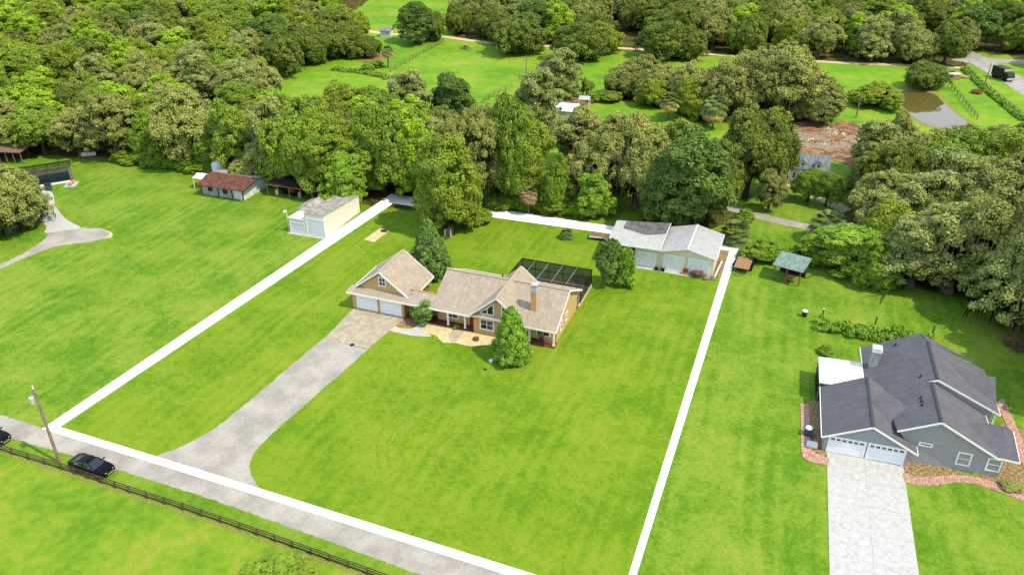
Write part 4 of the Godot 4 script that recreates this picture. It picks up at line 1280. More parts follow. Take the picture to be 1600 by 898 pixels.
func truck(at: Vector3, deg: float) -> void:
	var o := thing("truck", "dark green box truck driving on the far road", "truck", at, deg)
	var m := MB.new()
	m.extrude([Vector3(1.2, 0.5, -1.05), Vector3(2.7, 0.5, -1.05), Vector3(2.75, 1.3, -1.05), Vector3(2.3, 2.2, -1.05), Vector3(1.2, 2.3, -1.05)], Vector3(0, 0, 2.1))
	part("cab", m, M.green_paint, o)
	m = MB.new()
	m.obox(Vector3(2.56, 1.72, 0), Vector3(0.02, 0.0, 0), Vector3(-0.2, 0.36, 0), Vector3(0, 0, 0.92))
	part("windscreen", m, M.glass, o)
	m = MB.new()
	m.box(Vector3(-1.0, 1.85, 0), Vector3(4.2, 2.3, 2.3))
	part("cargo_box", m, M.green_paint, o)
	m = MB.new()
	m.box(Vector3(1.13, 2.35, 0), Vector3(0.08, 1.1, 2.1))
	part("box_front", m, M.gravel, o)
	m = MB.new()
	m.box(Vector3(2.78, 0.75, 0), Vector3(0.14, 0.5, 2.2))
	part("bumper", m, M.chrome, o)
	for s in [[-2.2, 1], [-2.2, -1], [-1.2, 1], [-1.2, -1], [1.9, 1], [1.9, -1]]:
		m = MB.new()
		m.tube(Vector3(s[0], 0.48, s[1] * 0.75), Vector3(s[0], 0.48, s[1] * 1.1), 0.48, 0.48, 14)
		part("wheel", m, M.rubber, o)

func utility_pole(at: Vector3, h: float, label: String, lean := Vector3.ZERO, can := true) -> void:
	var o := thing("utility_pole", label, "utility pole", at)
	var m := MB.new()
	var top := Vector3(lean.x, h, lean.z)
	m.tube(Vector3(0, -0.3, 0), top, 0.17, 0.11, 10)
	part("pole", m, M.pole_wood, o)
	if can:
		m = MB.new()
		var c := top * 0.86 + Vector3(-0.42, 0, 0.12)
		m.tube(c - Vector3(0, 0.35, 0), c + Vector3(0, 0.3, 0), 0.23, 0.23, 14)
		m.tube(c + Vector3(0, 0.3, 0), c + Vector3(0, 0.38, 0), 0.24, 0.17, 14)
		m.tube(c + Vector3(0.1, 0.38, 0), c + Vector3(0.1, 0.55, 0), 0.05, 0.03, 8)
		part("transformer", m, M.galvanised, o)
		m = MB.new()
		m.bar(top * 0.86, c, 0.08, 0.1)
		m.bar(top * 0.95 + Vector3(-0.1, 0, 0), top * 0.95 + Vector3(0.4, 0.1, 0.1), 0.06, 0.06)
		part("bracket", m, M.galvanised, o)
		m = MB.new()
		m.tube(top, top + Vector3(0, 0.35, 0), 0.07, 0.05, 8)
		part("insulator", m, M.lamp_glass, o)

func paddock_fence(called: String, label: String, line: Array, gap: float, rails: Array, h: float, wood: Material, post_w := 0.13) -> void:
	var o := thing(called, label, "fence")
	var pts := []
	for i in line.size() - 1:
		var a: Vector2 = line[i]
		var b: Vector2 = line[i + 1]
		var n := maxi(1, int(round(a.distance_to(b) / gap)))
		for j in n: pts.push_back(a.lerp(b, float(j) / n))
	pts.push_back(line[-1])
	for i in pts.size():
		var p: Vector2 = pts[i]
		var m := MB.new()
		var hh := h * rng.randf_range(0.97, 1.05)
		m.obox(Vector3(p.x, hh / 2 - 0.05, p.y), Vector3(post_w / 2, 0, 0), Vector3(rng.randf_range(-0.02, 0.02), hh / 2 + 0.05, rng.randf_range(-0.02, 0.02)), Vector3(0, 0, post_w / 2))
		part("post", m, wood, o)
		if i + 1 < pts.size():
			var q: Vector2 = pts[i + 1]
			var side := (q - p).orthogonal().normalized() * (post_w / 2 + 0.025)
			for y in rails:
				m = MB.new()
				m.bar(Vector3(p.x + side.x, y + rng.randf_range(-0.02, 0.02), p.y + side.y), Vector3(q.x + side.x, y + rng.randf_range(-0.02, 0.02), q.y + side.y), 0.04, 0.2 if y < 0.2 else 0.1)
				part("rail", m, wood, o)

func brick_band(called: String, label: String, inner: PackedVector2Array, outer: PackedVector2Array, sd: int) -> void:
	# short bricks laid side by side across a curving band between two lines; they are too many and small to count
	var m := MB.new()
	var r := RandomNumberGenerator.new()
	r.seed = sd
	for i in inner.size() - 1:
		var n := maxi(1, int(outer[i].distance_to(outer[i + 1]) / 0.15))
		for j in n:
			var t0 := (j + 0.04) / n
			var t1 := (j + 0.96) / n
			var a0 := inner[i].lerp(inner[i + 1], t0)
			var a1 := inner[i].lerp(inner[i + 1], t1)
			var b0 := outer[i].lerp(outer[i + 1], t0)
			var b1 := outer[i].lerp(outer[i + 1], t1)
			for k in 4:
				var c0 := a0.lerp(b0, (k + 0.03) / 4.0)
				var c1 := a1.lerp(b1, (k + 0.03) / 4.0)
				var d0 := a0.lerp(b0, (k + 0.97) / 4.0)
				var d1 := a1.lerp(b1, (k + 0.97) / 4.0)
				var y := 0.07 + r.randf_range(-0.008, 0.008)
				m.col = Color(0.38, 0.20, 0.145).lerp(Color(0.50, 0.33, 0.27), r.randf()) * r.randf_range(0.75, 1.1)
				m.extrude([Vector3(c0.x, y, c0.y), Vector3(c1.x, y, c1.y), Vector3(d1.x, y, d1.y), Vector3(d0.x, y, d0.y)], Vector3(0, -0.09, 0))
	single(called, m, M.brick, label, "garden edging", Vector3.ZERO, 0.0, "", "stuff", true)

func small_things() -> void:
	var m := MB.new()
	# cars and poles by the near road
	sedan(Vector3(-40.04, 0, -58.15), -20.5, "black sedan parked on the verge beside the paddock fence", M.black_paint)
	sedan(Vector3(-52.41, 0, -62.66), -20.0, "black sedan cut by the left edge, stopped on the road", M.black_paint)
	utility_pole(Vector3(-43.79, 0, -59.2), 8.75, "leaning wooden utility pole with a transformer by the near road", Vector3(0.0, 0, 0))
	utility_pole(Vector3(54.47, 0, -161.93), 4.6, "thin light pole at the edge of the bare dirt", Vector3(0.2, 0, 0), false)
	utility_pole(Vector3(3.65, 0, -207.23), 5.4, "utility pole standing alone in the middle meadow", Vector3.ZERO, false)
	utility_pole(Vector3(119.53, 0, -200.82), 5.0, "utility pole beside the far road near the truck", Vector3(0.2, 0, 0), false)
	utility_pole(Vector3(75.77, 0, -171.43), 5.6, "bare pole between the dirt clearing and the pond", Vector3(0.1, 0, 0), false)
	paddock_fence("paddock_fence", "dark brown three rail paddock fence along the near road", [Vector2(-53.72, -62.17), Vector2(-48.97, -60.35), Vector2(-43.03, -58.15), Vector2(-35.25, -55.05), Vector2(-29.51, -52.86), Vector2(-23.71, -50.56), Vector2(-11.77, -45.61), Vector2(-5.03, -42.78)], 1.85, [0.14, 0.47, 0.74], 0.84, M.fence_wood, 0.1)
	# the boundary of the plot
	# boxes by the lawn tree
	var o := thing("septic_cover", "small white capped riser on the front lawn by the tree", "riser", Vector3(-2.44, 0, -76.18))
	m.tube(Vector3(0, 0, 0), Vector3(0, 0.35, 0), 0.2, 0.2, 12)
	part("riser", m, M.pale_concrete, o)
	m = MB.new()
	m.tube(Vector3(0, 0.35, 0), Vector3(0, 0.42, 0), 0.24, 0.22, 12)
	part("lid", m, M.white_paint, o)
	m = MB.new()
	m.tube(Vector3(0, 0.0, 0), Vector3(0, 0.04, 0), 0.3, 0.3, 14)
	single("drain_cover", m, M.dark_trim, "dark round cover set in the driveway apron joint", "drain cover", Vector3(-19.12, 0, -79.96) + Vector3(0, 0.02, 0))
	m = MB.new()
	m.tube(Vector3(0, 0.0, 0), Vector3(0, 0.03, 0), 0.22, 0.22, 10)
	single("valve_cover", m, M.dark_trim, "small dark cover in the grass before the front tree", "valve cover", Vector3(-3.06, 0, -74.89))
	# the yard by the house
	o = thing("garden_bench", "terracotta coloured bench in the little court beside the garage", "bench", Vector3(-11.71, 0, -91.91), -60)
	m = MB.new()
	m.box(Vector3(0, 0.45, 0), Vector3(1.5, 0.09, 0.5))
	part("seat", m, M.earthenware, o)
	m = MB.new()
	m.box(Vector3(0, 0.75, -0.24), Vector3(1.5, 0.5, 0.06))
	part("backrest", m, M.earthenware, o)
	for s in [-0.6, 0.6]:
		m = MB.new()
		m.box(Vector3(s, 0.2, 0), Vector3(0.1, 0.4, 0.45))
		part("leg", m, M.earthenware, o)
	o = thing("plant_pot", "round pot with a fern on the right hand porch", "plant pot", Vector3(3.55, 0, -81.09) + Vector3(0, 0.14, 0))
	m = MB.new()
	m.tube(Vector3.ZERO, Vector3(0, 0.4, 0), 0.2, 0.3, 12)
	part("pot", m, M.earthenware, o)
	var l := Leaves.new()
	l.r.seed = 5
	l.clump(Vector3(0, 0.55, 0), Vector3.UP, 0.42, 120, 0.16, TONES.mossy, 0.7)
	part("foliage", l.mesh(), M.leaf_mossy, o)
	# play set, log pile, flatbeds behind the house
	o = thing("play_house", "little weathered playhouse with white trim under the back trees", "playhouse", Vector3(-9.61, 0, -110.63), -20)
	m = MB.new()
	m.box(Vector3(0, 0.6, 0), Vector3(1.0, 0.95, 0.9))
	part("cabin", m, M.weathered_wood, o)
	m = MB.new()
	m.extrude([Vector3(-0.6, 1.05, 0.55), Vector3(0.6, 1.05, 0.55), Vector3(0, 1.5, 0.55)], Vector3(0, 0, -1.1))
	part("roof", m, M.weathered_wood, o)
	for s in [-0.6, 0.6]:
		m = MB.new()
		m.box(Vector3(s * 0.8, 0.6, 0.5), Vector3(0.14, 1.25, 0.14))
		part("post", m, M.white_paint, o)
	o = thing("flat_trailer", "long white edged flatbed trailer at the left end of the barn", "trailer", Vector3(13.62, 0, -109.49), -14)
	m = MB.new()
	m.box(Vector3(0, 0.55, 0), Vector3(3.6, 0.12, 1.5))
	part("deck", m, M.weathered_wood, o)
	m = MB.new()
	m.box(Vector3(0, 0.52, 0.79), Vector3(3.6, 0.2, 0.08))
	m.box(Vector3(2.2, 0.5, 0), Vector3(0.9, 0.08, 0.08))
	part("side_rail", m, M.white_metal, o)
	for s in [-0.5, 0.5]:
		for z in [-0.7, 0.66]:
			m = MB.new()
			m.tube(Vector3(s, 0.28, z - 0.1), Vector3(s, 0.28, z + 0.1), 0.28, 0.28, 12)
			part("wheel", m, M.rubber, o)
	o = thing("lumber_stack", "low stack of boards and dark sheeting left of the barn", "lumber", Vector3(12.77, 0, -102.82), -30)
	for i in 4:
		m = MB.new()
		m.box(Vector3(0, 0.1 + 0.14 * i, 0), Vector3(1.4 - 0.1 * i, 0.12, 0.8 - 0.08 * (i % 2)))
		part("board", m, [M.red_wood, M.plank, M.dark_trim, M.weathered_wood][i], o)
	o = thing("flatbed_trailer", "wooden decked trailer parked on the grass past the barn", "trailer", Vector3(32.7, 0, -100.01), 66)
	for i in 7:
		m = MB.new()
		m.box(Vector3(0, 0.72, -0.9 + i * 0.3), Vector3(3.6, 0.08, 0.27))
		part("plank", m, M.plank, o)
	m = MB.new()
	m.bar(Vector3(-1.8, 0.62, -1.05), Vector3(1.8, 0.62, -1.05), 0.1, 0.16)
	m.bar(Vector3(-1.8, 0.62, 1.05), Vector3(1.8, 0.62, 1.05), 0.1, 0.16)
	m.bar(Vector3(-1.8, 0.6, -1.0), Vector3(-3.0, 0.5, 0), 0.1, 0.1)
	m.bar(Vector3(-1.8, 0.6, 1.0), Vector3(-3.0, 0.5, 0), 0.1, 0.1)
	part("chassis", m, M.dark_trim, o)
	for s in [-0.45, 0.45]:
		for z in [-1.22, 1.22]:
			m = MB.new()
			m.tube(Vector3(s, 0.36, z - 0.12), Vector3(s, 0.36, z + 0.12), 0.36, 0.36, 14)
			part("wheel", m, M.rubber, o)
	o = thing("board_stack", "long pale weathered boards lying along the barn's end wall", "boards", Vector3(29.08, 0, -99.62), 67)
	for i in 8:
		m = MB.new()
		m.obox(Vector3(rng.randf_range(-0.4, 0.4), 0.06 + 0.08 * (i / 4), -0.45 + 0.28 * (i % 4)), Vector3(2.7, rng.randf_range(-0.02, 0.05), 0.05), Vector3(0, 0.035, 0), Vector3(0, 0, 0.12))
		part("board", m, M.white_siding if i % 3 == 0 else M.weathered_wood, o)
	bush(Vector3(25.62, 0, -97.7) + Vector3(0, 0, 0.3), 0.8, 0.95, "dry", "dry brown bush before the right hand barn door", "dry_bush")
	o = thing("brick_heap", "small heap of rubble at the right front corner of the barn", "rubble", Vector3(27.11, 0, -96.38))
	for i in 14:
		m = MB.new()
		m.obox(Vector3(rng.randf_range(-0.7, 0.7), rng.randf_range(0.08, 0.25), rng.randf_range(-0.3, 0.3)), Vector3(0.2, rng.randf_range(-0.05, 0.05), 0.05), Vector3(0, 0.09, 0), Vector3(-0.04, 0, 0.13))
		part("block", m, M.rock if i % 2 else M.weathered_wood, o)
	for q in [[1067,424,"crate stack between the two right hand barn doors"], [1027,421,"dark crates between the left and middle barn doors"]]:
		pass
	o = thing("crates", "dark crates between the left and middle barn doors", "crates", Vector3(20.7, 0, -99.05), -20)
	for i in 3:
		m = MB.new()
		m.box(Vector3(-0.45 + i * 0.48, 0.25, 0), Vector3(0.42, 0.45, 0.42))
		part("crate", m, M.interior if i != 1 else M.weathered_wood, o)
	o = thing("crates", "brick coloured crates between the two right hand barn doors", "crates", Vector3(24.15, 0, -98.0), -20)
	for i in 2:
		m = MB.new()
		m.box(Vector3(0, 0.25 + 0.42 * i, 0), Vector3(0.7, 0.38, 0.45))
		part("crate", m, M.red_wood if i else M.plank, o)
	# by the grey house
	for s in [[1272,672,"pale air conditioning unit on the bed beside the grey garage"]]:
		o = thing("air_conditioner", s[2], "air conditioner", Vector3(30.0, 0, -63.4), -17.7)
		m = MB.new()
		m.box(Vector3(0, 0.42, 0), Vector3(0.8, 0.84, 0.8))
		part("casing", m, M.blue_paint, o)
		m = MB.new()
		m.tube(Vector3(0, 0.84, 0), Vector3(0, 0.9, 0), 0.38, 0.36, 14)
		part("fan_guard", m, M.white_metal, o)
	m = MB.new()
	m.box(Vector3(0, 0.2, 0), Vector3(1.0, 0.4, 0.6))
	single("meter_box", m, M.white_metal, "low white box at the garage corner of the grey house", "box", Vector3(29.8, 0, -61.6), -17.7)
	o = thing("water_bin", "galvanised bin with a pale lid on the lawn", "bin", Vector3(37.1, 0, -86.64))
	m = MB.new()
	m.tube(Vector3.ZERO, Vector3(0, 0.75, 0), 0.3, 0.34, 14)
	part("bin", m, M.dark_trim, o)
	m = MB.new()
	m.tube(Vector3(0, 0.75, 0), Vector3(0, 0.84, 0), 0.37, 0.34, 14)
	part("lid", m, M.white_metal, o)
	for q in [[39.21, -86.17, 1.3, "wooden post with a white cap at the left end of the hedge"], [45.3, -84.63, 1.1, "wooden post behind the middle of the hedge"], [51.51, -82.53, 1.1, "wooden post behind the right end of the hedge"]]:
		o = thing("grape_post", q[3], "post", Vector3(q[0], 0, q[1]))
		m = MB.new()
		m.box(Vector3(0, q[2] / 2, 0), Vector3(0.14, q[2], 0.14))
		part("post", m, M.fence_wood, o)
		m = MB.new()
		m.box(Vector3(0, q[2] + 0.03, 0), Vector3(0.18, 0.06, 0.18))
		part("cap", m, M.white_paint if q[2] > 1.2 else M.weathered_wood, o)
	# on the left neighbour's land
	suv(Vector3(-84.58, 0, -127.38), 8, "white car on the left driveway under the oak", M.silver_paint)
	suv(Vector3(-85.77, 0, -131.23), 5, "pale van behind the white car under the oak", M.white_metal)
	o = thing("wheelie_bin", "blue grey wheeled bin beside the left driveway", "bin", Vector3(-80.42, 0, -129.13))
	m = MB.new()
	m.box(Vector3(0, 0.55, 0), Vector3(0.8, 1.1, 0.8))
	part("bin", m, M.blue_paint, o)
	m = MB.new()
	m.box(Vector3(0, 1.13, 0), Vector3(0.86, 0.08, 0.88))
	part("lid", m, M.dark_trim, o)
	o = thing("sun_lounger", "orange and white lounger on a slab near the pool cage", "lounger", Vector3(-77.84, 0, -131.84), 100)
	m = MB.new()
	m.box(Vector3(0, 0.03, 0), Vector3(2.6, 0.06, 1.9))
	part("slab", m, M.pale_concrete, o)
	m = MB.new()
	m.box(Vector3(0.2, 0.4, 0), Vector3(1.6, 0.1, 0.7))
	part("seat", m, M.orange_paint, o)
	m = MB.new()
	m.obox(Vector3(-0.85, 0.62, 0), Vector3(0.35, -0.25, 0), Vector3(0.03, 0.05, 0), Vector3(0, 0, 0.35))
	part("backrest", m, M.white_paint, o)
	for s in [-0.4, 0.8]:
		m = MB.new()
		m.box(Vector3(s, 0.2, 0), Vector3(0.08, 0.34, 0.6))
		part("leg", m, M.white_paint, o)
	o = thing("covered_boat", "white covered boat at the wood edge behind the pool", "boat", Vector3(-81.46, 0, -146.14), 10)
	m = MB.new()
	var st := []
	for s in [[-1.2, 0.35], [-0.4, 0.5], [0.5, 0.45], [1.4, 0.05]]:
		st.push_back([Vector3(s[0], 0.75, -s[1]), Vector3(s[0], 0.25, -s[1] * 0.5), Vector3(s[0], 0.25, s[1] * 0.5), Vector3(s[0], 0.75, s[1]), Vector3(s[0], 0.95, 0)])
	m.loft(st)
	part("hull", m, M.white_metal, o)
	o = thing("white_tent", "white canopy tent at the left end of the red roofed outbuilding", "tent", Vector3(-53.98, 0, -129.13), -19.5)
	m = MB.new()
	m.extrude([P(-1.6, 2.0, 0.2), P(0.4, 2.0, 0.2), P(0.4, 2.55, 1.2), P(0.4, 2.0, 2.8), P(-1.6, 2.0, 2.8), P(-1.6, 2.55, 1.2)].slice(0, 2) + [P(0.4, 2.5, 1.5), P(-1.6, 2.5, 1.5)], Vector3(0, -0.06, 0))
	m.extrude([P(-1.6, 2.0, 2.8), P(0.4, 2.0, 2.8), P(0.4, 2.5, 1.5), P(-1.6, 2.5, 1.5)], Vector3(0, -0.06, 0))
	part("canopy", m, M.white_metal, o)
	for q in [[-1.55, 0.25], [-1.55, 2.75], [0.3, 0.25], [0.3, 2.75]]:
		m = MB.new()
		block(m, q[0] - 0.04, q[0] + 0.04, 0, 2.0, q[1] - 0.04, q[1] + 0.04)
		part("tent_pole", m, M.white_paint, o)
	m = MB.new()
	m.tube(Vector3(0, 0, 0), Vector3(0, 2.6, 0), 1.3, 1.3, 20)
	m.tube(Vector3(0, 2.6, 0), Vector3(0, 3.1, 0), 1.3, 0.3, 20)
	single("water_tank", m, M.white_metal, "white water tank behind the red roofed outbuilding", "tank", Vector3(-52.61, 0, -135.59))
	# things in the far fields
	truck(Vector3(125.95, 0, -204.62), -80)
	paddock_fence("field_fence", "grey wire and post fence along the far road", [Vector2(122.55, -219), Vector2(116.98, -195.93), Vector2(111.88, -170.01), Vector2(109, -155.69)], 3.2, [0.7, 1.15], 1.3, M.weathered_wood, 0.2)
	paddock_fence("field_fence", "thin field fence running down beside the pond", [Vector2(109.43, -198.96), Vector2(105.29, -183.5), Vector2(101.67, -170.01)], 3.0, [0.6, 1.1], 1.2, M.weathered_wood, 0.14)
	paddock_fence("field_fence", "post and wire fence across the middle meadow", [Vector2(-21.12, -249.18), Vector2(-26.6, -232.01), Vector2(-28.48, -224.2), Vector2(-32.27, -212.63)], 3.2, [0.6, 1.1], 1.2, M.weathered_wood, 0.14)
	paddock_fence("field_fence", "field fence running out from behind the dark oak", [Vector2(-6.7, -182.97), Vector2(-3.1, -191.25), Vector2(0, -195.93)], 2.6, [0.6, 1.1], 1.2, M.weathered_wood, 0.14)
	o = thing("work_table", "white topped plank stand in the far paddock", "table", Vector3(113.3, 0, -204.62), 12)
	m = MB.new()
	m.box(Vector3(0, 1.45, 0), Vector3(3.0, 0.18, 1.6))
	part("top", m, M.white_metal, o)
	m = MB.new()
	m.box(Vector3(0, 0.7, 0), Vector3(2.8, 1.35, 1.4))
	part("side", m, M.plank, o)
	for q in [[1504,122,"heap of yellow brown timber beside the white topped stand", "yellow"], [1483,114,"dark heap behind the white topped stand", "grey"]]:
		o = thing("timber_heap", q[2], "timber", Vector3(116.24, 0, -205.92) if q[3] == "yellow" else Vector3(115.35, 0, -210.58))
		for i in 9:
			m = MB.new()
			m.obox(Vector3(rng.randf_range(-1.2, 1.2), rng.randf_range(0.15, 0.6), rng.randf_range(-0.7, 0.7)), Vector3(0.8, rng.randf_range(-0.2, 0.2), rng.randf_range(-0.3, 0.3)), Vector3(0, 0.1, 0), Vector3(-0.03, 0, 0.12))
			part("beam", m, (M.plank if i % 2 else M.gravel) if q[3] == "yellow" else M.interior, o)
	o = thing("hay_ring", "round wooden feeder in the paddock beside the pond", "feeder", Vector3(112.38, 0, -191.25))
	m = MB.new()
	for i in 16:
		var a := TAU * i / 16
		var b := TAU * (i + 1) / 16
		m.bar(Vector3(cos(a) * 1.2, 0.6, sin(a) * 1.2), Vector3(cos(b) * 1.2, 0.6, sin(b) * 1.2), 0.2, 0.25)
		if i % 2 == 0: m.bar(Vector3(cos(a) * 1.2, 0, sin(a) * 1.2), Vector3(cos(a) * 1.2, 0.9, sin(a) * 1.2), 0.12, 0.12)
	part("rim", m, M.weathered_wood, o)
	m = MB.new()
	for i in 12: m.obox(Vector3(rng.randf_range(-0.7, 0.7), rng.randf_range(0.1, 0.6), rng.randf_range(-0.7, 0.7)), Vector3(0.5, 0.2, 0), Vector3(0, 0.2, 0.1), Vector3(0, 0, 0.3))
	part("hay", m, M.red_wood, o)
	for q in [[727, 76, "grey brush heap in the far meadow"], [0, 0, ""]]:
		if q[2]:
			o = thing("brush_heap", q[2], "brush heap", Vector3(-13.82, 0, -240.32))
			for i in 16:
				m = MB.new()
				var a := rng.randf() * TAU
				m.bar(Vector3(cos(a) * 1.8, 0.1, sin(a) * 1.8), Vector3(-cos(a) * 0.6, rng.randf_range(0.5, 1.1), -sin(a) * 0.6), 0.12, 0.12)
				part("branch", m, M.weathered_wood, o)
	# rubble and tree stumps on the bare dirt
	var spots := [Vector2(57.16, -161.08), Vector2(60.21, -156.5), Vector2(62.27, -154.49), Vector2(67.08, -161.93), Vector2(68.76, -160.65), Vector2(71.05, -161.08), Vector2(66.93, -154.88)]
	for i in spots.size():
		o = thing("limestone_heap", "pale limestone heap lying on the bare dirt clearing", "rocks", Vector3(spots[i].x, 0, spots[i].y), rng.randf() * 360, "limestone heaps on the bare dirt")
		for j in 14:
			m = MB.new()
			var s := rng.randf_range(0.12, 0.5) if j else 0.7
			var p := Vector3(rng.randf_range(-2.2, 2.2), 0.05, rng.randf_range(-1.2, 1.2))
			var a := []
			var b := []
			for k in 6:
				var g := TAU * k / 6
				a.push_back(p + Vector3(cos(g), 0, sin(g)) * s * rng.randf_range(0.8, 1.2) + Vector3(0, -0.1, 0))
				b.push_back(p + Vector3(cos(g), 0, sin(g)) * s * rng.randf_range(0.35, 0.7) + Vector3(0, s * rng.randf_range(0.25, 0.5), 0))
			m.loft([a, b])
			part("rock", m, [M.rock, M.gravel, M.dirt][(i + j) % 3], o)

# ---------------------------------------------------------------- ground
func ground() -> void:
	sheet("ground", pv([-700, 80, 700, 80, 700, -900, -700, -900]), 0.0, M.side_lawn, 0.33)
	sheet("meadow", pv([-239.4, -254.78, -53.8, -153.3, 0, -140.19, 23.77, -140.19, 55.29, -149.84, 73.24, -119.96, 94.16, -119.96, 132.55, -128.25, 401.05, -446.19, -401.05, -446.19]), 0.004, M.meadow)
	sheet("house_lawn", pv([-47.28, -64.48, -20.35, -125.11, -16.33, -123.99, -5.75, -119.96, 15.4, -112.5, 31.39, -107.27, 33.14, -106.61, 22.34, -77.1, 9.33, -42.96, 5.04, -42.96]), 0.004, M.lawn, 0.37)
	sheet("pasture", rough(pv([-77.44, -71.33, -53.66, -62.07, -48.92, -60.26, -42.99, -58.06, -35.21, -54.97, -29.48, -52.78, -23.69, -50.49, -11.76, -45.54, -5.03, -42.72, -3.99, -22.83, -50.78, -22.83, -95.01, -61.3]), 0.12, 0.8), 0.004, M.pasture)
	var leaf_litter := [
		pv([-138.51, -150.21, -91.43, -146.86, -74.29, -144.34, -59.08, -139.18, -52.44, -136.88, -41.49, -130.62, -27.25, -123.17, -21.22, -122.08, -15.69, -119.96, -10.07, -114.41, -5.91, -116.13, -5.74, -128.25, -7.84, -142.59, -12.43, -147.97, -35.18, -149.84, -53.26, -166.34, -62.23, -203.98, -59.8, -224.96, -50.79, -238.62, -59.23, -292.55, -80.97, -368.05, -349.02, -368.05]),
		pv([-18.6, -258.64, -7.82, -249.18, 11.51, -243.8, 54.87, -231.21, 88.99, -224.2, 117.17, -216.13, 125.22, -221.2, 136.47, -236.94, 203.83, -368.05, -41.07, -373.73, -15.23, -320.46]),
		pv([59.43, -128.25, 49.04, -107.93, 49.81, -97.7, 59.08, -91.23, 68.05, -89.22, 84.64, -94.02, 94.54, -131.23, 89.21, -142.59, 79.98, -146.14, 69.13, -143.64]),
		pv([18.7, -114.9, 23.77, -112.03, 29.22, -112.03, 35.68, -116.13, 38.5, -119.96, 35.27, -123.17, 27.59, -122.08]),
		pv([23.75, -188.98, 31.13, -181.91, 41.66, -168.62, 55.29, -167.7, 64.16, -168.62, 71.38, -178.3, 64.61, -200.82, 47.15, -210.58, 32.46, -214.02]),
		pv([142.64, -232.82, 140.7, -221.2, 145.37, -200.82, 199.5, -254.78, 279.22, -368.05, 203.27, -368.05, 140.95, -243.8])]
	for p in leaf_litter: sheet("wood_floor", rough(smooth(p, true, 3), 0.7, 2.0), 0.008, M.wood_floor)
	sheet("dry_edge", rough(stripe(smooth(pv([-84.02, -146.86, -74.29, -144.34, -66.63, -141.9, -59.08, -139.18, -53.02, -136.88]), false), 1.6), 0.5, 0.8), 0.012, M.bare_soil)
	sheet("bare_dirt", rough(rough(smooth(pv([51.77, -165.89, 54.96, -164.11, 58.33, -167.7, 60.4, -166.34, 64.46, -169.55, 69.11, -167.7, 74.29, -168.62, 73.47, -157.72, 68.63, -147.97, 66.8, -140.19, 62.31, -141.55, 61.4, -145.78, 57.08, -146.86, 55.01, -150.98, 52.26, -153.3, 51.51, -158.97])), 1.1, 2.4), 0.4, 0.8), 0.012, M.dirt)
	sheet("bare_dirt", rough(smooth(pv([-43.23, -227.27, -38.89, -234.45, -35.56, -230.41, -39.04, -223.44])), 0.3, 1.0), 0.012, M.dirt)
	sheet("bare_dirt", rough(smooth(pv([13.11, -187.86, 19.92, -188.98, 22.27, -185.12, 17.79, -181.91, 12.69, -183.5])), 0.3, 1.0), 0.012, M.dirt)
	sheet("bare_dirt", rough(smooth(pv([31.48, -106.83, 33.65, -107.93, 36.31, -105.32, 37.95, -102.82, 34.66, -102.61, 28.47, -97.7, 29.16, -101.6])), 0.25, 0.7), 0.014, M.mulch)
	for p in [pv([56.38, -159.8, 60.24, -161.5, 64.06, -158.97, 64.88, -155.69, 60.72, -154.88, 57.6, -157.31]), pv([58.01, -155.28, 61.75, -154.09, 66.93, -154.88, 67.45, -152.13, 63.09, -150.59, 58.8, -152.13]), pv([64.65, -161.5, 67.69, -163.67, 68.23, -160.65, 65.77, -158.97]), pv([68.49, -157.72, 71.21, -159.38, 70.88, -156.09, 68.48, -154.88])]:
		sheet("pale_sand", rough(smooth(p, true, 4), 0.5, 0.8), 0.018, M.pale_sand)
	# roads and drives
	sheet("road", rough(pv([-71.59, -73.02, -53.65, -66.58, -48.14, -64.48, -43.18, -62.86, -33.35, -59.05, -23.97, -55.38, -9.95, -49.83, -2.12, -46.67, 5.11, -43.88, -4.8, -39.48, -7.32, -45.54, -22.73, -52.24, -26.88, -53.98, -32.36, -56.14, -37.71, -58.15, -44.39, -60.63, -51.78, -63.26, -69.09, -69.47]), 0.08), 0.012, M.asphalt)
	sheet("driveway", drive_shape(), 0.018, M.asphalt)
	var ap := pv([-22.82, -81.23, -20.41, -88.73, -13.52, -86.33, -15.05, -83.87, -17.07, -79.12])
	sheet("driveway_bed", rough(ap, 0.03), 0.016, M.gravel)
	# the apron is poured in bays with joints between
	var A: Vector2 = ap[0]
	var B: Vector2 = ap[4]
	var C: Vector2 = pv([-20.41, -88.73])[0]
	var D: Vector2 = pv([-13.52, -86.33])[0]
	var holder := thing("concrete_apron", "stained concrete apron of poured bays before the two garage doors", "paving")
	holder.set_meta("kind", "structure")
	for i in 2:
		for j in 3:
			var q := []
			for e in [[0.005, 0.005], [0.995, 0.005], [0.995, 0.995], [0.005, 0.995]]:
				var s: float = (i + e[0]) / 2.0
				var t: float = (j + e[1]) / 3.0
				var p: Vector2 = A.lerp(C, t).lerp(B.lerp(D, t), s)
				q.push_back(Vector3(p.x, 0.045, p.y))
			var m := MB.new()
			m.extrude(q, Vector3(0, -0.06, 0))
			part("slab", m, M.stained_concrete, holder)
	sheet("gravel_bed", rough(smooth(pv([-14.89, -83.87, -12.54, -82.68, -10.01, -82.39, -9.01, -81.66, -8.3, -80.52, -6.76, -80.38, -4.96, -79.68, -3.29, -79.96, -1.91, -79.68, 0, -79.82, 1.93, -81.09, 0, -82.68, -4.38, -84.47, -8.89, -86.17, -12.24, -87.27, -13.5, -86.17]), true, 3), 0.05, 0.4), 0.02, M.gravel)
	sheet("front_walk", smooth(pv([-7.76, -81.52, -6.69, -84.47, -5.71, -84.02, -6.77, -80.66]), true, 2), 0.026, M.stained_concrete)
	sheet("mulch_bed", smooth(pv([-13.5, -86.17, -11.64, -85.39, -12.26, -83.72, -14.46, -84.17]), true, 3), 0.03, M.mulch)
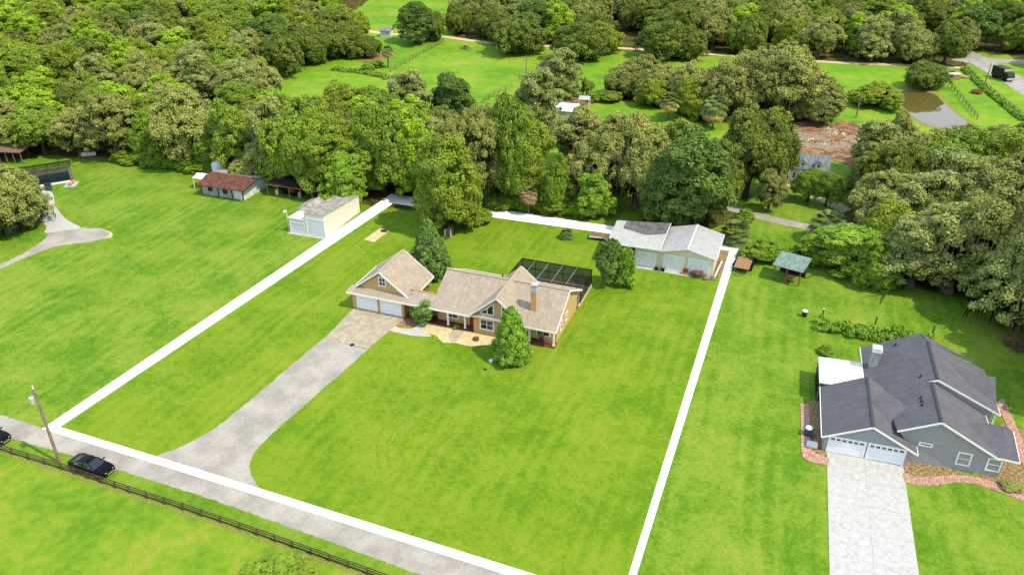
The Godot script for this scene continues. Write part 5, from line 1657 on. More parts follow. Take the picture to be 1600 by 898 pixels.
	sheet("stepping_path", smooth(pv([-15.19, -83.72, -12.58, -82.98, -10.32, -82.39, -9.95, -81.81, -12.48, -82.1, -15.29, -83.27]), true, 3), 0.034, M.pale_concrete)
	var walk := thing("front_step", "pale concrete path slab from the drive to the passage door", "paving")
	walk.set_meta("kind", "structure")
	var sl := MB.new()
	var sp := pv([-12.56, -82.83, -11.11, -85.7, -10.26, -85.24, -11.35, -82.53])
	sl.extrude([Vector3(sp[0].x, 0.06, sp[0].y), Vector3(sp[1].x, 0.06, sp[1].y), Vector3(sp[2].x, 0.06, sp[2].y), Vector3(sp[3].x, 0.06, sp[3].y)], Vector3(0, -0.08, 0))
	part("slab", sl, M.pale_concrete, walk)
	# the drive of the grey house: slabs with control joints
	var drive := thing("concrete_drive", "broad pale concrete drive leading to the grey house garage", "paving")
	drive.set_meta("kind", "structure")
	var e0 := Vector2(31.0, -60.75)
	var e1 := Vector2(37.62, -58.63)
	var dn := Vector2(-0.315, 0.949)
	for i in 2:
		for j in 9:
			var a := e0.lerp(e1, (i + 0.002) / 2.0) + dn * (j * 3.4 + 0.012)
			var b := e0.lerp(e1, (i + 0.998) / 2.0) + dn * (j * 3.4 + 0.012)
			var m := MB.new()
			m.extrude([Vector3(a.x, 0.05, a.y), Vector3(b.x, 0.05, b.y), Vector3(b.x, 0.05, b.y) + Vector3(dn.x, 0, dn.y) * 3.375, Vector3(a.x, 0.05, a.y) + Vector3(dn.x, 0, dn.y) * 3.375], Vector3(0, -0.08, 0))
			part("slab", m, M.pale_concrete, drive)
	sheet("drive_base", pv([30.97, -60.73, 37.6, -58.6, 33.05, -45.61, 31.35, -40.89, 24.68, -40.89, 26.15, -45.61]), 0.03, M.pale_concrete)
	# tyre tracks and dry lines in the grass
	for t in [pv([-16.98, -57.44, -9.34, -54.23, -3.38, -51.24, 2.16, -48.04]), pv([-12.46, -58.06, -13.43, -61.3, -13.12, -64.48, -11.67, -66.58]), pv([-11.4, -57.44, -12.34, -60.73, -12.01, -64.07, -10.3, -66.37]), pv([-9.77, -58.06, -10.83, -60.73, -10.74, -63.26, -9.88, -64.89]), pv([-6.67, -57.44, -7.47, -59.79, -7.39, -61.88, -6.5, -63.66]), pv([-6.62, -65.31, -4.48, -62.27, -3.22, -59.42]), pv([-11.11, -69.93, -7.44, -67.45, -5.53, -64.89])]:
		sheet("grass_track", rough(stripe(smooth(t, false), 0.32), 0.09, 0.4), 0.008, M.worn_grass)
	sheet("bare_verge", rough(stripe(pv([-53.55, -61.88, -48.82, -60.07, -42.86, -57.8, -35.11, -54.72, -29.39, -52.55, -23.62, -50.27, -11.73, -45.35, -5.01, -42.54]), 0.22), 0.08, 0.4), 0.012, M.bare_soil)
	# beds and brick edging round the grey house
	sheet("planting_bed", rough(smooth(pv([31.52, -68.23, 29.33, -60.92, 30.58, -59.61, 31.42, -61.3, 33.54, -68.56]), true, 4), 0.03), 0.012, M.mulch)
	sheet("planting_bed", rough(pv([37.8, -59.05, 37.1, -57.44, 39.09, -56.74, 42.18, -56.92, 44.78, -56.14, 47.15, -55.05, 50.37, -52.63, 55.74, -61.3, 50.62, -65.31, 44.12, -57.18, 38.86, -59.79]), 0.03), 0.012, M.mulch)
	brick_band("brick_edging", "red brick edging curving round the bed left of the grey garage", smooth(pv([31.69, -68.34, 30.56, -64.48, 29.58, -61.3, 29.8, -60.44, 30.86, -59.7]), false), smooth(pv([30.84, -68.45, 29.64, -64.48, 28.51, -60.73, 28.71, -59.42, 30.47, -58.6]), false), 1)
	brick_band("brick_edging", "wavy red brick edging before the grey house front bed", smooth(pv([37.16, -57.71, 38.12, -57.27, 39.55, -57.09, 41.18, -57.35, 42.7, -57.35, 44.03, -57, 45.43, -56.23, 47.25, -55.21, 49.8, -53.58]), false), smooth(pv([36.75, -56.49, 37.62, -56.14, 39.03, -55.97, 40.65, -56.23, 42.22, -56.4, 43.55, -56.06, 44.88, -55.21, 46.55, -53.98, 48.94, -52.16]), false), 2)
	brick_band("brick_edging", "red brick walk along the right side of the grey house", smooth(pv([51.75, -68.56, 50.97, -65.1, 49.91, -61.3, 48.84, -57.62]), false), smooth(pv([53.06, -69.47, 52.16, -65.84, 50.96, -61.59, 49.94, -57.62]), false), 3)
	# the left neighbour's drive
	sheet("driveway", rough(smooth(pv([-76.5, -97.7, -73.14, -101.2, -71.57, -105.11, -71.11, -109.72, -72.95, -113.69, -76.86, -117.89, -81.18, -122.08, -86.16, -128.25, -80.38, -128.84, -76.15, -122.62, -71.97, -117.39, -67.64, -113.69, -63.81, -112.97, -61.78, -110.63, -63.67, -108.37, -67.83, -107.05, -70.56, -103.23, -72.25, -99.62, -75.37, -95.83]), true, 4), 0.1), 0.012, M.asphalt)
	sheet("parking_pad", rough(smooth(pv([-72.06, -111.56, -73.42, -114.41, -77.92, -118.92, -82.3, -123.17, -87.92, -129.43, -80.53, -129.13, -75.77, -122.08, -71.52, -116.88, -67.43, -113.45, -69.56, -112.5]), true, 4), 0.03), 0.018, M.pale_concrete)
	sheet("sand", rough(smooth(pv([-64.92, -113.21, -62.5, -112.26, -61.18, -110.17, -62.54, -109.72]), true, 4), 0.1), 0.01, M.gravel)
	# lane behind the barn, roads in the distance
	sheet("lane", rough(stripe(smooth(pv([28.72, -128.25, 34.2, -123.17, 39.34, -118.4, 46.6, -113.69, 52.95, -110.63, 58.67, -105.75]), false), 2.3), 0.12), 0.014, M.asphalt)
	sheet("cottage_drive", rough(stripe(smooth(pv([46.71, -131.23, 50.08, -129.43, 52.94, -124.83, 54.93, -119.96]), false), 2.6), 0.12), 0.014, M.gravel)
	sheet("far_road", stripe(smooth(pv([128.8, -161.93, 126.08, -184.58, 128.3, -202.07, 129.87, -219, 131.29, -230.41, 130.41, -243.8]), false), 7.0), 0.014, M.far_road)
	sheet("far_road", stripe(smooth(pv([124.59, -224.2, 129.7, -227.27, 137.46, -224.96, 143.31, -222.69, 155.52, -216.84]), false), 5.0), 0.018, M.far_road)
	sheet("far_road", stripe(smooth(pv([-50.24, -268.77, -38.82, -261.61, -28.41, -259.62, -20.09, -256.7, -7.82, -249.18, 11.51, -243.8, 26.68, -242.05, 37.75, -239.47, 55.39, -233.63, 69.08, -229.62, 88.73, -223.44, 108.4, -219.73, 122.69, -216.84]), false), 2.6), 0.014, M.gravel)
	sheet("pond_bank", rough(smooth(pv([90.83, -187.86, 96.18, -195.33, 100.95, -194.74, 103.09, -191.25, 101.81, -184.04, 100.25, -174.8, 98.69, -166.34, 91.71, -162.37, 87.78, -166.79, 88.42, -179.32]), true, 5), 0.7, 0.9), 0.011, M.bare_soil)
	sheet("pond", smooth(pv([91.92, -188.98, 95.73, -193.56, 99.85, -192.98, 101.94, -190.11, 100.81, -183.5, 99.3, -174.32, 98.18, -167.25, 92.27, -164.11, 88.88, -168.62, 89.97, -180.87]), true, 5), 0.014, M.pond_water)
	# an old slab in the back lawn, with a little kerb
	var old := thing("foundation_slab", "old pale concrete slab lying in the back lawn", "slab")
	var m2 := MB.new()
	var q2 := pv([-22.49, -109.04, -20.8, -108.15, -19.05, -112.26, -20.57, -113.21])
	m2.extrude([Vector3(q2[0].x, 0.1, q2[0].y), Vector3(q2[1].x, 0.1, q2[1].y), Vector3(q2[2].x, 0.1, q2[2].y), Vector3(q2[3].x, 0.1, q2[3].y)], Vector3(0, -0.15, 0))
	part("slab", m2, M.gravel, old)
	m2 = MB.new()
	m2.box(Vector3((q2[2].x + q2[3].x) / 2, 0.2, (q2[2].y + q2[3].y) / 2 + 0.8), Vector3(0.9, 0.2, 0.5))
	part("debris", m2, M.dark_trim, old)
	# drawn property line, added here as white strips; the real ground has none
	var strip := thing("plot_outline", "drawn property line round the house plot, added as a broad white strip", "boundary")
	strip.set_meta("kind", "structure")
	for s in [pv([-48.09, -64.28, -20.76, -127.38, -19.88, -123.17, -46.42, -64.58]), pv([-20.76, -127.38, 16.06, -113.93, 15.74, -111.09, -19.88, -123.17]), pv([16.06, -113.93, 34.02, -107.49, 32.07, -105.32, 15.74, -111.09]), pv([34.12, -107.49, 32.07, -105.32, 9.54, -45.61, 7.7, -40.72, 8.31, -40.72, 10.2, -45.61]), pv([-46.42, -64.58, -48.09, -64.28, -26.84, -56.06, -0.31, -45.54, 5.06, -43.2, 8.1, -43.2, 2.14, -45.54, -27.17, -57.09])]:
		part("outline_length", sheet_mesh(s, 0.03), M.outline_white, strip)

func drive_shape() -> PackedVector2Array:
	var l := smooth(pv([-35.59, -59.24, -34.47, -60.35, -32.73, -61.59, -30.69, -64.07, -28.96, -67.45, -26.05, -74.13, -22.85, -81.37]), false)
	var r := smooth(pv([-17.05, -78.99, -18.96, -74.89, -20.97, -70.62, -23.29, -65.84, -25.1, -61.59, -25.37, -59.24, -24.74, -57.44, -23.53, -55.72, -22.69, -54.39]), false)
	l.append_array(r)
	return rough(l, 0.07)

# ---------------------------------------------------------------- plants
func build_word(h: float, r: float) -> String:
	if h / r > 2.5: return "slender"
	if h / r < 1.95: return "broad"
	return "tall" if h > 11.5 else "middling"

func bearing(p: Vector2) -> String:
	# where a tree of a wood stands, told by what lies before it and by how far back it is
	var marks := [[-0.64, "the stable"], [-0.56, "the pool cage"], [-0.48, "the covered boat"], [-0.42, "the pale trunk"], [-0.355, "the white tent"], [-0.30, "the red roof"], [-0.25, "the pole shed"], [-0.19, "the cream shed"], [-0.12, "the lone open oak"], [-0.055, "the brush heap"], [0.02, "the meadow pole"], [0.085, "the white roofed shed"], [0.15, "the fan palm"], [0.21, "the large barn oak"], [0.28, "the middle grove"], [0.345, "the dormer cottage"], [0.41, "the dirt clearing"], [0.47, "the pond"], [0.54, "the paddock feeder"], [0.62, "the far truck"]]
	var best: Array = marks[0]
	for m in marks:
		if absf(p.x / -p.y - m[0]) < absf(p.x / -p.y - best[0]): best = m
	var d := -p.y
	var far := "close behind" if d < 165 else ("just beyond" if d < 200 else ("well beyond" if d < 235 else ("far beyond" if d < 270 else ("farther beyond" if d < 305 else "farthest beyond"))))
	return far + " " + best[1]

func plants() -> void:

	var busy := [Vector2(13, -168), Vector2(16, -163), Vector2(50, -134), Vector2(46, -131), Vector2(18, -176)]
	var rows: Array = [
		[-98.43, -149.46, 10.9, 6, "mossy", "leaning over the stable at the far left"],
		[-90.76, -147.97, 10.3, 5.1, "oak", "behind the pool cage"],
		[-83.03, -146.86, 9.8, 4.7, "mossy", "behind the covered boat"],
		[-75.24, -145.42, 13.2, 5.5, "mossy", "with a pale bare trunk at the left meadow edge"],
		[-69.17, -144.34, 9.7, 3.4, "vivid", "in the wood edge right of the pale trunk"],
		[-65.25, -143.64, 7.7, 4, "vivid", "midway between the pool cage and the red roof"],
		[-59.67, -140.87, 14.9, 5.8, "mossy", "its pale moss hanging above the white tent"],
		[-55.05, -139.52, 8.4, 3.8, "vivid", "close behind the white tent"],
		[-49.87, -136.88, 14.3, 4.7, "oak", "tall behind the red roofed outbuilding"],
		[-46.55, -131.84, 5.9, 3.1, "mossy", "low over the right end of the red roof"],
		[-41.58, -131.84, 15.7, 4.5, "mossy", "tall behind the left of the pole shed"],
		[-42.32, -131.23, 9.8, 3, "yellow", "behind the left of the pole shed"],
		[-35.83, -129.43, 16.4, 5.2, "oak", "behind the right of the pole shed"],
		[-38.83, -131.23, 11.5, 4.1, "yellow", "behind the middle of the pole shed"],
		[-30.7, -127.09, 13.9, 4.8, "oak", "behind the cream metal shed"],
		[-27.05, -122.62, 9.1, 3.8, "vivid", "hanging over the cream metal shed roof"],
		[-25.96, -128.25, 11.9, 4.5, "oak", "right behind the cream metal shed"],
		[-22.51, -131.23, 11.5, 4.6, "yellow", "at the back left corner of the drawn property line"],
		[-17.87, -130.02, 10.8, 4.5, "yellow", "brightest of those along the back boundary"],
		[-16.57, -128.25, 14.6, 4.5, "yellow", "second row above the back left corner"],
		[-22.09, -128.25, 15.7, 5.1, "oak", "second row behind the cream shed"],
		[-11.52, -114.9, 11.6, 3.7, "oak", "left of the dark clump on the back boundary"],
		[-10.33, -112.5, 15.9, 5, "oak", "largest of the clump that covers the back boundary"],
		[-7.59, -113.21, 11.2, 3.5, "oak", "at the right of the clump on the back boundary"],
		[-9.9, -121.01, 15.7, 4.7, "mossy", "tall behind the boundary clump"],
		[-5.09, -122.08, 17.4, 4.3, "mossy", "with bare stems right of the boundary clump"],
		[0, -123.72, 18.5, 4.6, "oak", "tall behind the middle of the back boundary"],
		[2.35, -123.17, 15.2, 4, "oak", "behind the thin palm at the back"],
		[6.87, -119.18, 10.3, 2.3, "vivid", "slim on the back boundary left of the barn"],
		[11.14, -122.08, 11.6, 3.7, "mossy", "left of the mossy group behind the barn"],
		[12.9, -117.89, 7.8, 2.9, "vivid", "low at the left back corner of the barn"],
		[16.45, -122.08, 15.4, 4.8, "mossy", "broad with pale moss left behind the barn"],
		[20.3, -121.55, 16.3, 5.6, "mossy", "wide with bare limbs behind the barn"],
		[21.97, -119.96, 14, 4.8, "mossy", "between the bare limbed one and the large dark oak"],
		[26.94, -112.03, 16, 6.1, "dark", "largest and right behind the barn"],
		[30.82, -114.9, 14.1, 4.7, "dark", "right shoulder of the large oak behind the barn"],
		[24.26, -114.9, 11.6, 3.6, "dark", "left skirt of the large oak behind the barn"],
		[39.58, -125.39, 15.9, 5.4, "dark", "tall beside the cottage lane"],
		[42.54, -127.09, 15.1, 4.9, "dark", "covering the left half of the dormer cottage"],
		[37.56, -128.25, 12.4, 3.5, "dark", "left of the cottage lane bend"],
		[-40.67, -157.72, 8.6, 4.8, "oak", "at the near edge of the left meadow"],
		[-34.21, -161.93, 10.7, 5.6, "oak", "with a rounded top against the left meadow"],
		[-27.86, -159.8, 10, 4.8, "oak", "right of the rounded one against the left meadow"],
		[-21.71, -164.11, 12.4, 5.2, "mossy", "open crowned, standing up against the middle meadow"],
		[-28.57, -151.74, 10.2, 5.2, "yellow", "second row above the cream shed"],
		[-19.89, -147.97, 11.3, 5.4, "yellow", "second row above the back left corner, more to the right"],
		[-13.82, -149.84, 8.9, 4.8, "mossy", "below the round dark oak of the meadow edge"],
		[-12.48, -164.11, 11.5, 4.5, "dark", "round and alone against the middle meadow"],
		[-4.92, -146.14, 8.4, 4.7, "mossy", "below the field fence by the dark oak"],
		[-1.24, -147.97, 7.8, 4.1, "oak", "left below the white roofed shed"],
		[5.1, -161.93, 13.3, 5.3, "mossy", "full crowned at the left end of the white roofed shed"],
		[10.97, -187.86, 11.5, 5.5, "mossy", "in the meadow beyond the white roofed shed"],
		[17.68, -187.86, 4.8, 1.7, "oak", "small and slim in the meadow past the shed"],
		[-29.24, -248.27, 12.4, 5.7, "dark", "open limbed and alone before the farthest field"],
		[-25.37, -252.89, 9.8, 5.2, "dark", "right partner of the lone open limbed oak"],
		[1.86, -235.27, 11.4, 8.2, "dark", "broad at the far side of the middle meadow"],
		[-1.93, -245.57, 10.2, 6.1, "dark", "left behind the broad one at the far meadow side"],
		[18.8, -225.72, 11, 7.9, "dark", "largest at the far meadow side, in mid picture"],
		[24.85, -232.82, 9.7, 5.8, "oak", "right of the largest at the far meadow side"],
		[43.5, -228.83, 10.8, 8.2, "dark", "before the gravel road in the far right meadow"],
		[49, -227.27, 9.1, 5.7, "dark", "right partner by the far gravel road"],
		[-50.69, -230.41, 10.5, 6.4, "dark", "at the meadow corner above the left field"],
		[-47.08, -233.63, 8.2, 4.9, "dark", "over the small dirt patch by the left meadow"],
		[-56.28, -221.2, 11.8, 7.1, "dark", "reaching into the left meadow"],
		[-60.45, -209.9, 11.5, 6.5, "dark", "at the tip of the left wood by the meadow"],
		[-41.69, -228.83, 7, 4.3, "dark", "low over the dirt by the far cottage"],
		[-38.21, -212.63, 2.3, 2, "vivid", "small and round in the left meadow"],
		[30.64, -188.98, 9.8, 7.2, "mossy", "left of the middle grove"],
		[26.81, -188.98, 8.3, 4.8, "mossy", "leftmost of the middle grove"],
		[34.79, -186.21, 8.2, 5.5, "mossy", "in the front left of the middle grove"],
		[41.3, -180.87, 10.2, 6.2, "mossy", "behind the two palms"],
		[46.37, -170.95, 13.2, 7, "mossy", "in the heart of the middle grove"],
		[54.03, -173.34, 13.9, 7.6, "mossy", "right of the heart of the middle grove"],
		[59.72, -170.95, 15.8, 7.6, "mossy", "tallest of the middle grove"],
		[65.34, -170.95, 9.8, 6.9, "mossy", "spreading at the right end of the middle grove"],
		[51.62, -180.87, 12.6, 6.3, "mossy", "at the back of the middle grove"],
		[32.45, -180.87, 6.6, 4.6, "oak", "low at the front of the middle grove"],
		[40.05, -170.95, 9.1, 5.2, "oak", "right beside the fan palm"],
		[65.26, -194.74, 12.2, 7.7, "mossy", "behind the tallest of the middle grove"],
		[101.92, -196.53, 6.6, 5.3, "dark", "alone above the pond"],
		[84.07, -180.87, 5.2, 5.8, "oak", "left of the pond"],
		[82.14, -183.5, 4.2, 3.3, "oak", "slim left neighbour of the one by the pond"],
		[49.65, -123.99, 5.8, 2.5, "oak", "small before the right dormer"],
		[52, -122.08, 6.1, 2.3, "oak", "small at the right end of the cottage"],
		[41.85, -119.96, 7.5, 2.2, "mossy", "thin and half bare before the cottage"],
		[47.14, -99.62, 6.7, 5.4, "vivid", "broad and low over the green roofed hut"],
		[43.43, -102.61, 4.4, 3, "vivid", "left of the broad low one by the hut"],
		[49.15, -94.92, 7, 2.9, "vivid", "drooping right of the hut"],
		[54.41, -105.75, 9.1, 4.2, "mossy", "behind the yellow palm"],
		[53.94, -94.92, 10.8, 5.3, "mossy", "at the near left of the right hand wood"],
		[58.31, -93.13, 13.4, 5.9, "mossy", "with shade beneath, midway along the right hand wood"],
		[62.11, -90.55, 16.9, 6.3, "mossy", "over the shaded lawn behind the grey house"],
		[62.19, -83.87, 14.4, 4.9, "mossy", "nearest at the right edge, with bare branches"],
		[60.66, -117.39, 12.3, 4.9, "dark", "at the left side of the right hand wood"],
		[57.54, -119.96, 10.9, 3.4, "dark", "leftmost of the right hand wood"],
		[59.1, -125.39, 6.8, 3.3, "dark", "by the bend of the cottage drive"],
		[66.28, -128.25, 10.6, 5.2, "mossy", "below the pond"],
		[72.88, -130.62, 9.9, 5.7, "oak", "right below the pond"],
		[77.32, -128.25, 11.4, 5.7, "oak", "right of the pond foot"],
		[81.33, -125.39, 12.3, 5.7, "oak", "at the back right of the right hand wood"],
		[67.57, -112.5, 12.9, 6.2, "mossy", "in the middle of the right hand wood"],
		[71.91, -105.75, 14.8, 6.7, "mossy", "right of the middle of the right hand wood"],
		[80.85, -114.9, 12.6, 6.6, "mossy", "cut by the right edge"],
		[60.58, -107.93, 11.7, 5.4, "mossy", "left of the middle of the right hand wood"],
		[71.01, -140.87, 10.9, 4, "mossy", "pale and half bare beside the dirt"],
		[76.07, -140.19, 6.1, 3.4, "oak", "at the pond's near bank"],
		[95.98, -146.14, 6.9, 4, "dark", "low in the field at the right edge"],
		[75.86, -99.62, 17.9, 7.1, "mossy", "past the right edge"],
		[66.63, -82.68, 18.5, 6.7, "mossy", "near, past the right edge"],
		[65.04, -75.14, 15.8, 5.9, "mossy", "nearest of those past the right edge"],
		[62.93, -67.45, 16.1, 6, "mossy", "standing out of frame beyond the grey house"],
		[-77.75, -112.03, 10.8, 5.9, "mossy", "large over the left driveway"],
		[-81.12, -110.17, 11.1, 5.9, "mossy", "left of the driveway oak, cut by the edge"],
		[-76.9, -117.39, 7.4, 3.3, "mossy", "right lobe over the left driveway"],
	]
	for r in rows:
		busy.push_back(Vector2(r[0], r[1]))
		tree(Vector3(r[0], 0, r[1]), r[2], r[3], r[4], "%s, %s" % [LOOKS[r[4]], r[5]], "")
	# the woods: place after place, kept apart
	var woods := [
		[pv([-121.16, -152.52, -92.78, -149.46, -75.37, -146.86, -60.15, -142.24, -42.45, -134.32, -31.51, -131.23, -18.01, -131.23, -4.34, -125.39, -4.75, -140.19, -22.15, -146.14, -34.81, -147.97, -51.47, -166.34, -60.9, -202.07, -58.38, -222.69, -52.02, -235.27, -48.88, -254.78, -59.23, -292.55, -77.75, -358.94, -286.45, -358.94]), 6.4, 9.5, "in the left wood", "trees of the left wood", 215],
		[pv([-20.5, -262.61, -16.12, -257.67, -7.9, -251.95, 11.62, -246.46, 28.49, -241.18, 55.21, -232.82, 89.53, -225.72, 105.84, -221.95, 118.19, -218.28, 125.24, -221.95, 136.1, -236.94, 198.6, -358.94, -42.48, -373.73, -15.84, -317.59]), 8.0, 9.0, "in the far wood", "trees of the far wood", 175],
		[pv([142.64, -232.82, 140.7, -221.2, 145.37, -200.82, 191.52, -254.78, 261.9, -358.94, 198.6, -358.94, 138.27, -238.62]), 8.0, 9.5, "past the far road", "trees past the far road", 40],
		[pv([60.2, -128.25, 50.48, -107.93, 52.9, -96.57, 60.02, -93.13, 66.95, -90.21, 80.63, -95.83, 90.58, -128.25, 87.96, -140.19, 78.84, -143.64, 68.02, -140.87]), 6.0, 8.0, "in the right wood", "trees of the right hand wood", 30],
		[pv([-67.57, -320.46, -35.63, -320.46, -38.23, -373.73, -77.88, -373.73]), 8.0, 8.5, "past the farthest field", "trees beyond the farthest field", 9],
		[pv([-2.09, -119.96, 16.31, -116.13, 27.2, -119.96, 36.45, -128.25, 33.93, -137.53, 0, -144.34]), 7.5, 8.0, "in the back grove", "trees behind the back boundary", 3]]
	for w in woods:
		var n := 0
		for p in scatter(w[0], w[1], busy, w[2]):
			if n >= w[5]: break
			n += 1
			var k := rng.randf()
			var kind := "oak"
			if w[4] == "trees of the left wood": kind = "oak" if k < 0.42 else ("mossy" if k < 0.66 else ("yellow" if k < 0.86 else "dark"))
			elif w[4] == "trees of the right hand wood": kind = "mossy" if k < 0.6 else ("dark" if k < 0.8 else "oak")
			elif w[4] == "trees behind the back boundary": kind = "mossy" if k < 0.6 else "oak"
			else: kind = "dark" if k < 0.45 else ("mossy" if k < 0.8 else ("oak" if k < 0.94 else "yellow"))
			var h := rng.randf_range(9.5, 13.0) if w[4] != "trees of the right hand wood" else rng.randf_range(8.5, 10.5)
			var rad := rng.randf_range(4.4, 6.0) * (1.12 if -p.y > 200 else 1.0)
			tree(Vector3(p.x, 0, p.y), h, rad, kind, "%s %s %s, %s" % [build_word(h, rad), LOOKS[kind], w[3], bearing(p)], "%s, one of the %s" % [LOOKS[kind], w[4]])
	# the trees that stand on the lawns
	var big := thing("lawn_tree", "dense leafy cone shaped tree on the lawn before the tan house", "tree", Vector3(-0.07, 0, -76.83))
	part("trunk", LIMBS[2], M.bark, big)
	part("crown", cone_crown(31, "vivid", 0.62, 0.62), M.leaf_vivid, big)
	big.scale = Vector3(2.05 / 5.0, 6.9 / 12.0, 2.05 / 5.0)
	big = thing("lawn_tree", "dense dark cone shaped tree behind the tan garage", "tree", Vector3(-11.39, 0, -97.7), 40)
	part("trunk", LIMBS[2], M.bark, big)
	part("crown", cone_crown(32, "cone", 0.62, 0.8), M.leaf_cone, big)
	big.scale = Vector3(2.75 / 5.0, 8.2 / 12.0, 2.75 / 5.0)
	big = thing("lawn_tree", "slender loose crowned tree before the open barn bay", "tree", Vector3(13.03, 0, -94.74))
	part("trunk", LIMBS[1], M.bark, big)
	part("crown", crown(33, "cone", "tall", 80, 40, 0.85, 0.0, 0.17), M.leaf_cone, big)
	big.scale = Vector3(1.75 / 5.0, 7.2 / 12.0, 1.75 / 5.0)
	big = thing("lawn_tree", "lower leafy tree right of the slender one before the barn", "tree", Vector3(15.09, 0, -94.56))
	part("trunk", LIMBS[3], M.bark, big)
	part("crown", crown(34, "vivid", "tall", 80, 40, 0.85, 0.0, 0.03), M.leaf_vivid, big)
	big.scale = Vector3(1.45 / 5.0, 6.0 / 12.0, 1.45 / 5.0)
	big = thing("ornamental_tree", "small round topped tree at the front corner of the passage", "tree", Vector3(-10.99, 0, -85.24))
	part("trunk", LIMBS[0], M.bark, big)
	part("crown", crown(35, "cone", "dome", 90, 45, 1.0, 0.0, 0.2), M.leaf_cone, big)
	big.scale = Vector3(1.75 / 5.0, 3.2 / 12.0, 1.75 / 5.0)
	# palms
	palm(Vector3(33.96, 0, -169.08), 4.6, 2.4, "fan palm with yellowing fronds before the middle grove", 0.6, 0.35, true)
	palm(Vector3(42.28, 0, -163.23), 5.2, 3.0, "feathery palm with hanging fronds right of the fan palm", 1.0, 0.3, true)
	palm(Vector3(2.7, 0, -118.92), 3.6, 1.7, "thin palm with a brown skirt behind the back boundary", 0.9, 0.75)
	palm(Vector3(47.27, 0, -108.37), 2.9, 3.2, "squat palm with yellow lower fronds beside the lane", 0.8, 0.4, true)
	palm(Vector3(33.57, 0, -108.37), 1.6, 2.6, "low bushy palm at the right back corner of the barn", 0.5, 0.15)
	palm(Vector3(-33.35, 0, -216.84), 4.6, 1.9, "lone palm in the left meadow", 0.6, 0.5)
	palm(Vector3(-12.06, 0, -93.66), 1.0, 1.3, "little yellow green palm in the court by the garage", 0.5, 0.0)
	palm(Vector3(8.28, 0, -109.72), 0.7, 1.2, "young palm on the back boundary right of centre", 0.5, 0.0)
	# bushes
	for q in [[1190,404,2.6,2.6,"vivid","round dark leaved bush right of the barn"], [1210,408,1.7,1.7,"vivid","smaller bush beside the round one right of the barn"], [1232,405,2.0,1.8,"vivid","bush close behind the green roofed hut"]]:
		var at := Vector3(36.1, 0, -102.82)
		if q[0] == 1210: at = Vector3(37.71, 0, -102)
		if q[0] == 1232: at = Vector3(39.65, 0, -102.61)
		bush(at, q[2], q[3], q[4], q[5])
	bush(Vector3(36.88, 0, -78.03), 1.0, 0.85, "vivid", "small bright shrub alone on the lawn by the grey house")
	bush(Vector3(59.72, 0, -79.82), 1.2, 1.3, "dry", "round brown dying shrub on the lawn right of the grey house", "dry_shrub")
	bush(Vector3(46.34, 0, -55.72), 0.9, 0.9, "mossy", "small shrub in the bed at the right corner of the grey house")
	bush(Vector3(-6.88, 0, -83.72), 0.45, 0.4, "yellow", "little yellow green plant in the gravel bed")
	bush(Vector3(-4.33, 0, -81.09), 0.35, 0.4, "dry", "little brown plant in the gravel bed", "dry_shrub")
	bush(Vector3(-11.92, 0, -85.7), 1.3, 0.7, "yellow", "yellow green shrub by the passage door")
	bush(Vector3(-4.88, 0, -115.64), 1.7, 1.9, "vivid", "low leafy shrub on the lawn side of the boundary clump")
	bush(Vector3(-19.13, 0, -45.15), 1.8, 1.9, "vivid", "bright leafy shrub in the near pasture at the lower edge")
	bush(Vector3(-21.17, 0, -45.74), 0.8, 1.1, "vivid", "low spreading shrub left of the bright one in the near pasture")
	bush(Vector3(-17.26, 0, -45.61), 1.2, 1.2, "oak", "darker shrub right of the bright one in the near pasture")
	bush(Vector3(19.51, 0, -184.58), 1.6, 1.7, "vivid", "light shrub beyond the white roofed shed")
	bush(Vector3(23.27, 0, -184.58), 2.0, 2.6, "oak", "dark shrub at the left foot of the middle grove")
	bush(Vector3(-37.72, 0, -218.28), 1.4, 2.4, "oak", "dark round bush in the left meadow ditch")
	bush(Vector3(37.2, 0, -116.13), 1.6, 1.5, "vivid", "deep green bush by the lane behind the barn")
	var edge_line := [Vector2(-74.44, -144.7), Vector2(-67.37, -142.24), Vector2(-59.19, -139.52), Vector2(-54.03, -138.19), Vector2(-51.27, -136.88)]
	var k2 := 0
	for i in edge_line.size() - 1:
		var a: Vector2 = edge_line[i]
		var b: Vector2 = edge_line[i + 1]
		for j in 4:
			var p := a.lerp(b, (j + rng.randf_range(0.2, 0.8)) / 4.0)
			bush(Vector3(p.x, 0, p.y + 0.5), rng.randf_range(1.5, 3.2), rng.randf_range(1.5, 2.4), "vivid" if k2 % 3 else "oak", "leafy bush in the row along the left wood's edge", "shrub", "bushes along the edge of the left wood")
			k2 += 1
	edge_line = [Vector2(-4.08, -116.13), Vector2(0, -115.39), Vector2(4.03, -114.41), Vector2(7.99, -113.21), Vector2(11.88, -112.03)]
	for i in edge_line.size() - 1:
		var a: Vector2 = edge_line[i]
		var b: Vector2 = edge_line[i + 1]
		for j in 3:
			var p := a.lerp(b, (j + rng.randf_range(0.2, 0.8)) / 3.0)
			bush(Vector3(p.x, 0, p.y - 6.0), rng.randf_range(1.2, 2.8), rng.randf_range(1.3, 2.2), "vivid" if j % 2 else "oak", "leafy bush in the row along the back boundary", "shrub", "bushes along the back boundary")
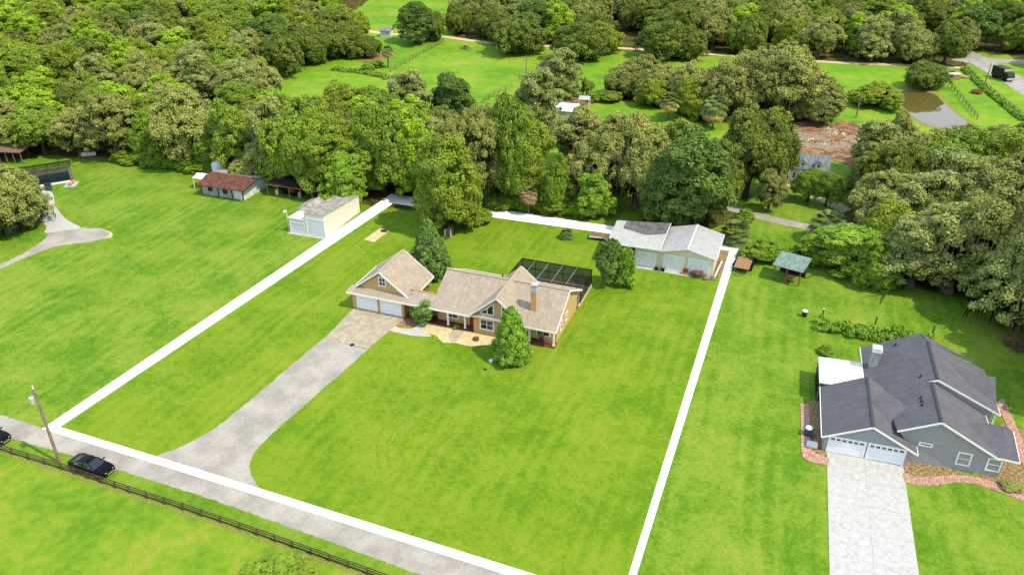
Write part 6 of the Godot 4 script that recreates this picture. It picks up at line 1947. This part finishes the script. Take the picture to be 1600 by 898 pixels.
	hedge("hedge", "long ragged green hedge on the lawn behind the grey house", pv([37.99, -84.47, 39.56, -83.27, 42.16, -82.24, 46.42, -81.23, 50.15, -80.1]), 2.2, 1.5, "vivid", 61)
	hedge("ditch_growth", "straggling strip of weeds along the left meadow ditch", pv([-47.97, -214.72, -40.65, -211.94, -33.21, -207.23, -31.86, -204.62]), 2.2, 0.9, "vivid", 62)
	hedge("ditch_growth", "dark strip of weeds along the field fence by the pond", pv([121.29, -215.42, 116.36, -194.74, 111.35, -169.08]), 1.4, 0.8, "vivid", 63)

# ---------------------------------------------------------------- everything
func _ready() -> void:
	rng.seed = 20240611
	var cam := Camera3D.new()
	cam.name = "camera"
	add_child(cam)
	cam.position = Vector3(0, 52, 0)
	cam.rotation_degrees = Vector3(-28.9, 0, 0)
	cam.fov = rad_to_deg(2.0 * atan(449.0 / 1244.0))
	cam.near = 0.5
	cam.far = 3000.0
	cam.current = true
	var env := Environment.new()
	env.background_mode = Environment.BG_SKY
	var sky := ProceduralSkyMaterial.new()
	sky.sky_top_color = Color(0.60, 0.665, 0.76)
	sky.sky_horizon_color = Color(0.88, 0.885, 0.885)
	sky.sky_curve = 0.12
	sky.ground_bottom_color = Color(0.3, 0.35, 0.2)
	sky.ground_horizon_color = Color(0.75, 0.82, 0.86)
	sky.sky_energy_multiplier = 1.5
	var s := Sky.new()
	s.sky_material = sky
	env.sky = s
	env.tonemap_mode = Environment.TONE_MAPPER_LINEAR
	env.tonemap_exposure = 1.12
	env.sdfgi_enabled = true
	env.ssao_enabled = true
	env.ssil_enabled = true
	var we := WorldEnvironment.new()
	we.name = "world_environment"
	we.environment = env
	add_child(we)
	var sun := DirectionalLight3D.new()
	sun.name = "sun"
	sun.light_color = Color(1.0, 0.935, 0.80)
	sun.light_energy = 1.5
	sun.light_angular_distance = 0.5
	sun.shadow_enabled = true
	add_child(sun)
	sun.look_at_from_position(Vector3(0.864, 1.456, 0.505), Vector3.ZERO, Vector3.UP)
	make_materials()
	make_crowns()
	ground()
	main_house()
	grey_house()
	back_barn()
	left_buildings()
	far_buildings()
	small_things()
	plants()
